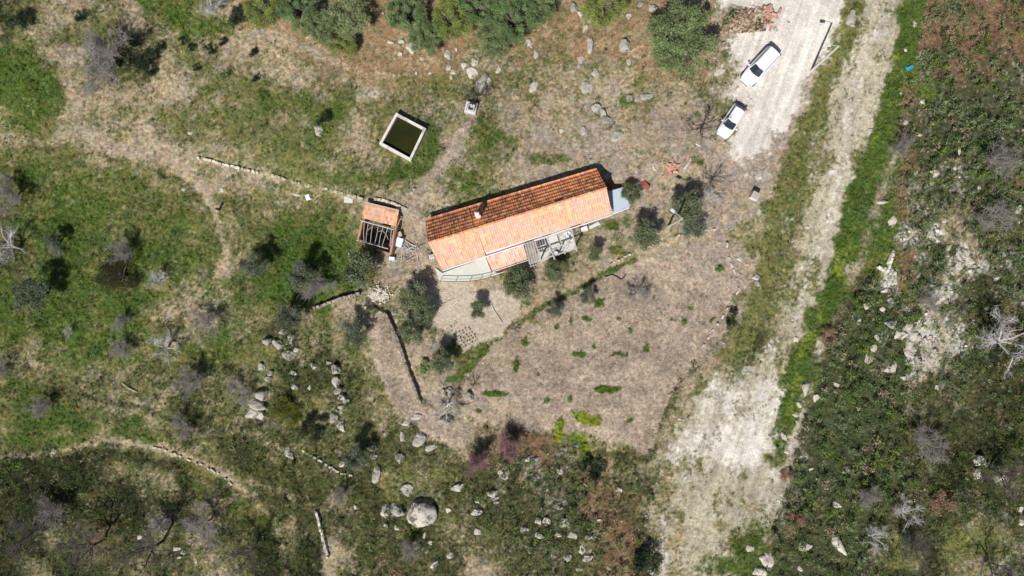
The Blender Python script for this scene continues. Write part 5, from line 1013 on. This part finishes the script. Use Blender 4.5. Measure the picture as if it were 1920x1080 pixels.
for x, y, rp, kd, lab in [
 (385, 602, 30, 'smoky', 'grey twiggy leafless tree beside the dry patch in the left meadow'), (355, 715, 36, 'smoky', 'broad grey leafless tree on the middle left terrace'), (447, 733, 27, 'smoky', 'purple-grey leafless tree left of the dark grey boulder'),
 (12, 365, 36, 'smoky', 'grey leafless tree cut by the left edge'), (14, 462, 40, 'pale', 'whitish leafless tree cut by the left edge'), (298, 522, 27, 'pale', 'whitish leafless tree right of the brown-green bush'),
 (225, 606, 20, 'smoky', 'small grey twiggy tree below the brown-green bush'), (228, 655, 27, 'smoky', 'grey twiggy tree left of the white branching tree'), (302, 653, 34, 'pale', 'white branching leafless tree on the left terrace'), (129, 621, 15, 'pale', 'smallest white leafless tree with a thin long shadow'),
 (76, 762, 30, 'smoky', 'grey leafless tree near the left edge below the terrace line'), (2, 688, 20, 'smoky', 'dark twiggy tree half cut by the left edge'), (590, 535, 34, 'smoky', 'mauve twiggy tree between two olives in the meadow'), (228, 470, 32, 'smoky', 'thin brownish tree rising above the brown-green bush'),
 (106, 470, 14, 'smoky', 'little grey twiggy tree below the small meadow olive'), (638, 928, 22, 'smoky', 'grey twiggy bush in the scrub below the rock row'), (770, 1030, 27, 'smoky', 'lilac twiggy bush below the big round boulder'), (340, 800, 26, 'smoky', 'twiggy tree with a dark curved shadow on the lower left terrace'),
 (196, 112, 60, 'smoky', 'largest twiggy tree at the top left beside dark shrubs'), (392, 12, 30, 'pale', 'pale leafless tree at the top edge above the green band'), (893, 180, 34, 'darkbare', 'dark blue-grey bare bush just above the well head'),
 (895, 862, 32, 'redtwig', 'mauve-red twiggy bush below the tilled field'), (955, 835, 30, 'redtwig', 'reddish twiggy bush right of the mauve one below the field'), (1192, 552, 25, 'smoky', 'dead rounded bush lying in the tilled field'), (835, 765, 34, 'pale', 'pale leafless tree among the rocks below the garden'),
 (888, 722, 16, 'darkbare', 'small bare bush beside the rock at the left tip of the field'), (965, 618, 15, 'darkbare', 'small bare bush where the garden path meets the field'), (1340, 335, 30, 'darkbare', 'dark branching bare tree right of the tile heap'), (1336, 370, 22, 'pale', 'greyish bare sapling below the dark branching tree'),
 (1322, 236, 42, 'darkbare', 'wide dark bare tree touching the lower hatchback'), (1692, 272, 27, 'smoky', 'smoky grey bush at the left fringe of the right bracken'), (1876, 300, 44, 'smoky', 'smoky leafless tree near the right edge above the rusty patch'), (1862, 410, 38, 'smoky', 'smoky leafless tree beside the white stones near the right edge'),
 (1742, 560, 26, 'smoky', 'smoky bush above the right scree'), (1892, 645, 66, 'pale', 'largest whitish leafless tree at the right edge'), (1740, 830, 40, 'smoky', 'leafless tree with a thin dark trunk in the lower right bracken'), (1900, 895, 52, 'tall', 'leaning leafless tree beside the white boulder at the right edge'),
 (1630, 930, 30, 'smoky', 'wispy leafless tree in the middle of the lower right bracken'), (1700, 965, 34, 'pale', 'pale spiky leafless tree left of the large rusty bush'), (1730, 1030, 44, 'tall', 'tall leafless tree at the bottom of the lower right bracken'), (1640, 1010, 30, 'pale', 'pale spiky tree left of the tall bottom one'), (1866, 1062, 48, 'darkbare', 'dark spreading bare tree in the lower right corner'),
 (1560, 20, 0, 'pale', ''), (262, 1046, 66, 'tall', 'tall leafless tree in the middle of the bottom left scrub'), (150, 1040, 60, 'tall', 'tall leafless tree left of the middle one in the bottom left scrub'), (40, 1010, 50, 'tall', 'tall leafless tree in the bottom left corner'), (382, 985, 44, 'smoky', 'grey-brown leafless tree above the bottom left clearing stones'),
 (455, 1050, 44, 'tall', 'tall dark leafless tree right of the bottom left clearing stones'), (300, 985, 30, 'pale', 'pale spiky tree above the middle bottom left tree'), (95, 960, 34, 'smoky', 'grey wispy tree in the lower left scrub'), (1650, 420, 0, 'smoky', '')]:
    if rp:
        seedless = place(kd, x, y, rp, 'bare_tree', lab, hs=1.); 
        for ch_ in seedless.children: 
            if ch_.name.startswith('crown'): ch_.name = 'twigs'
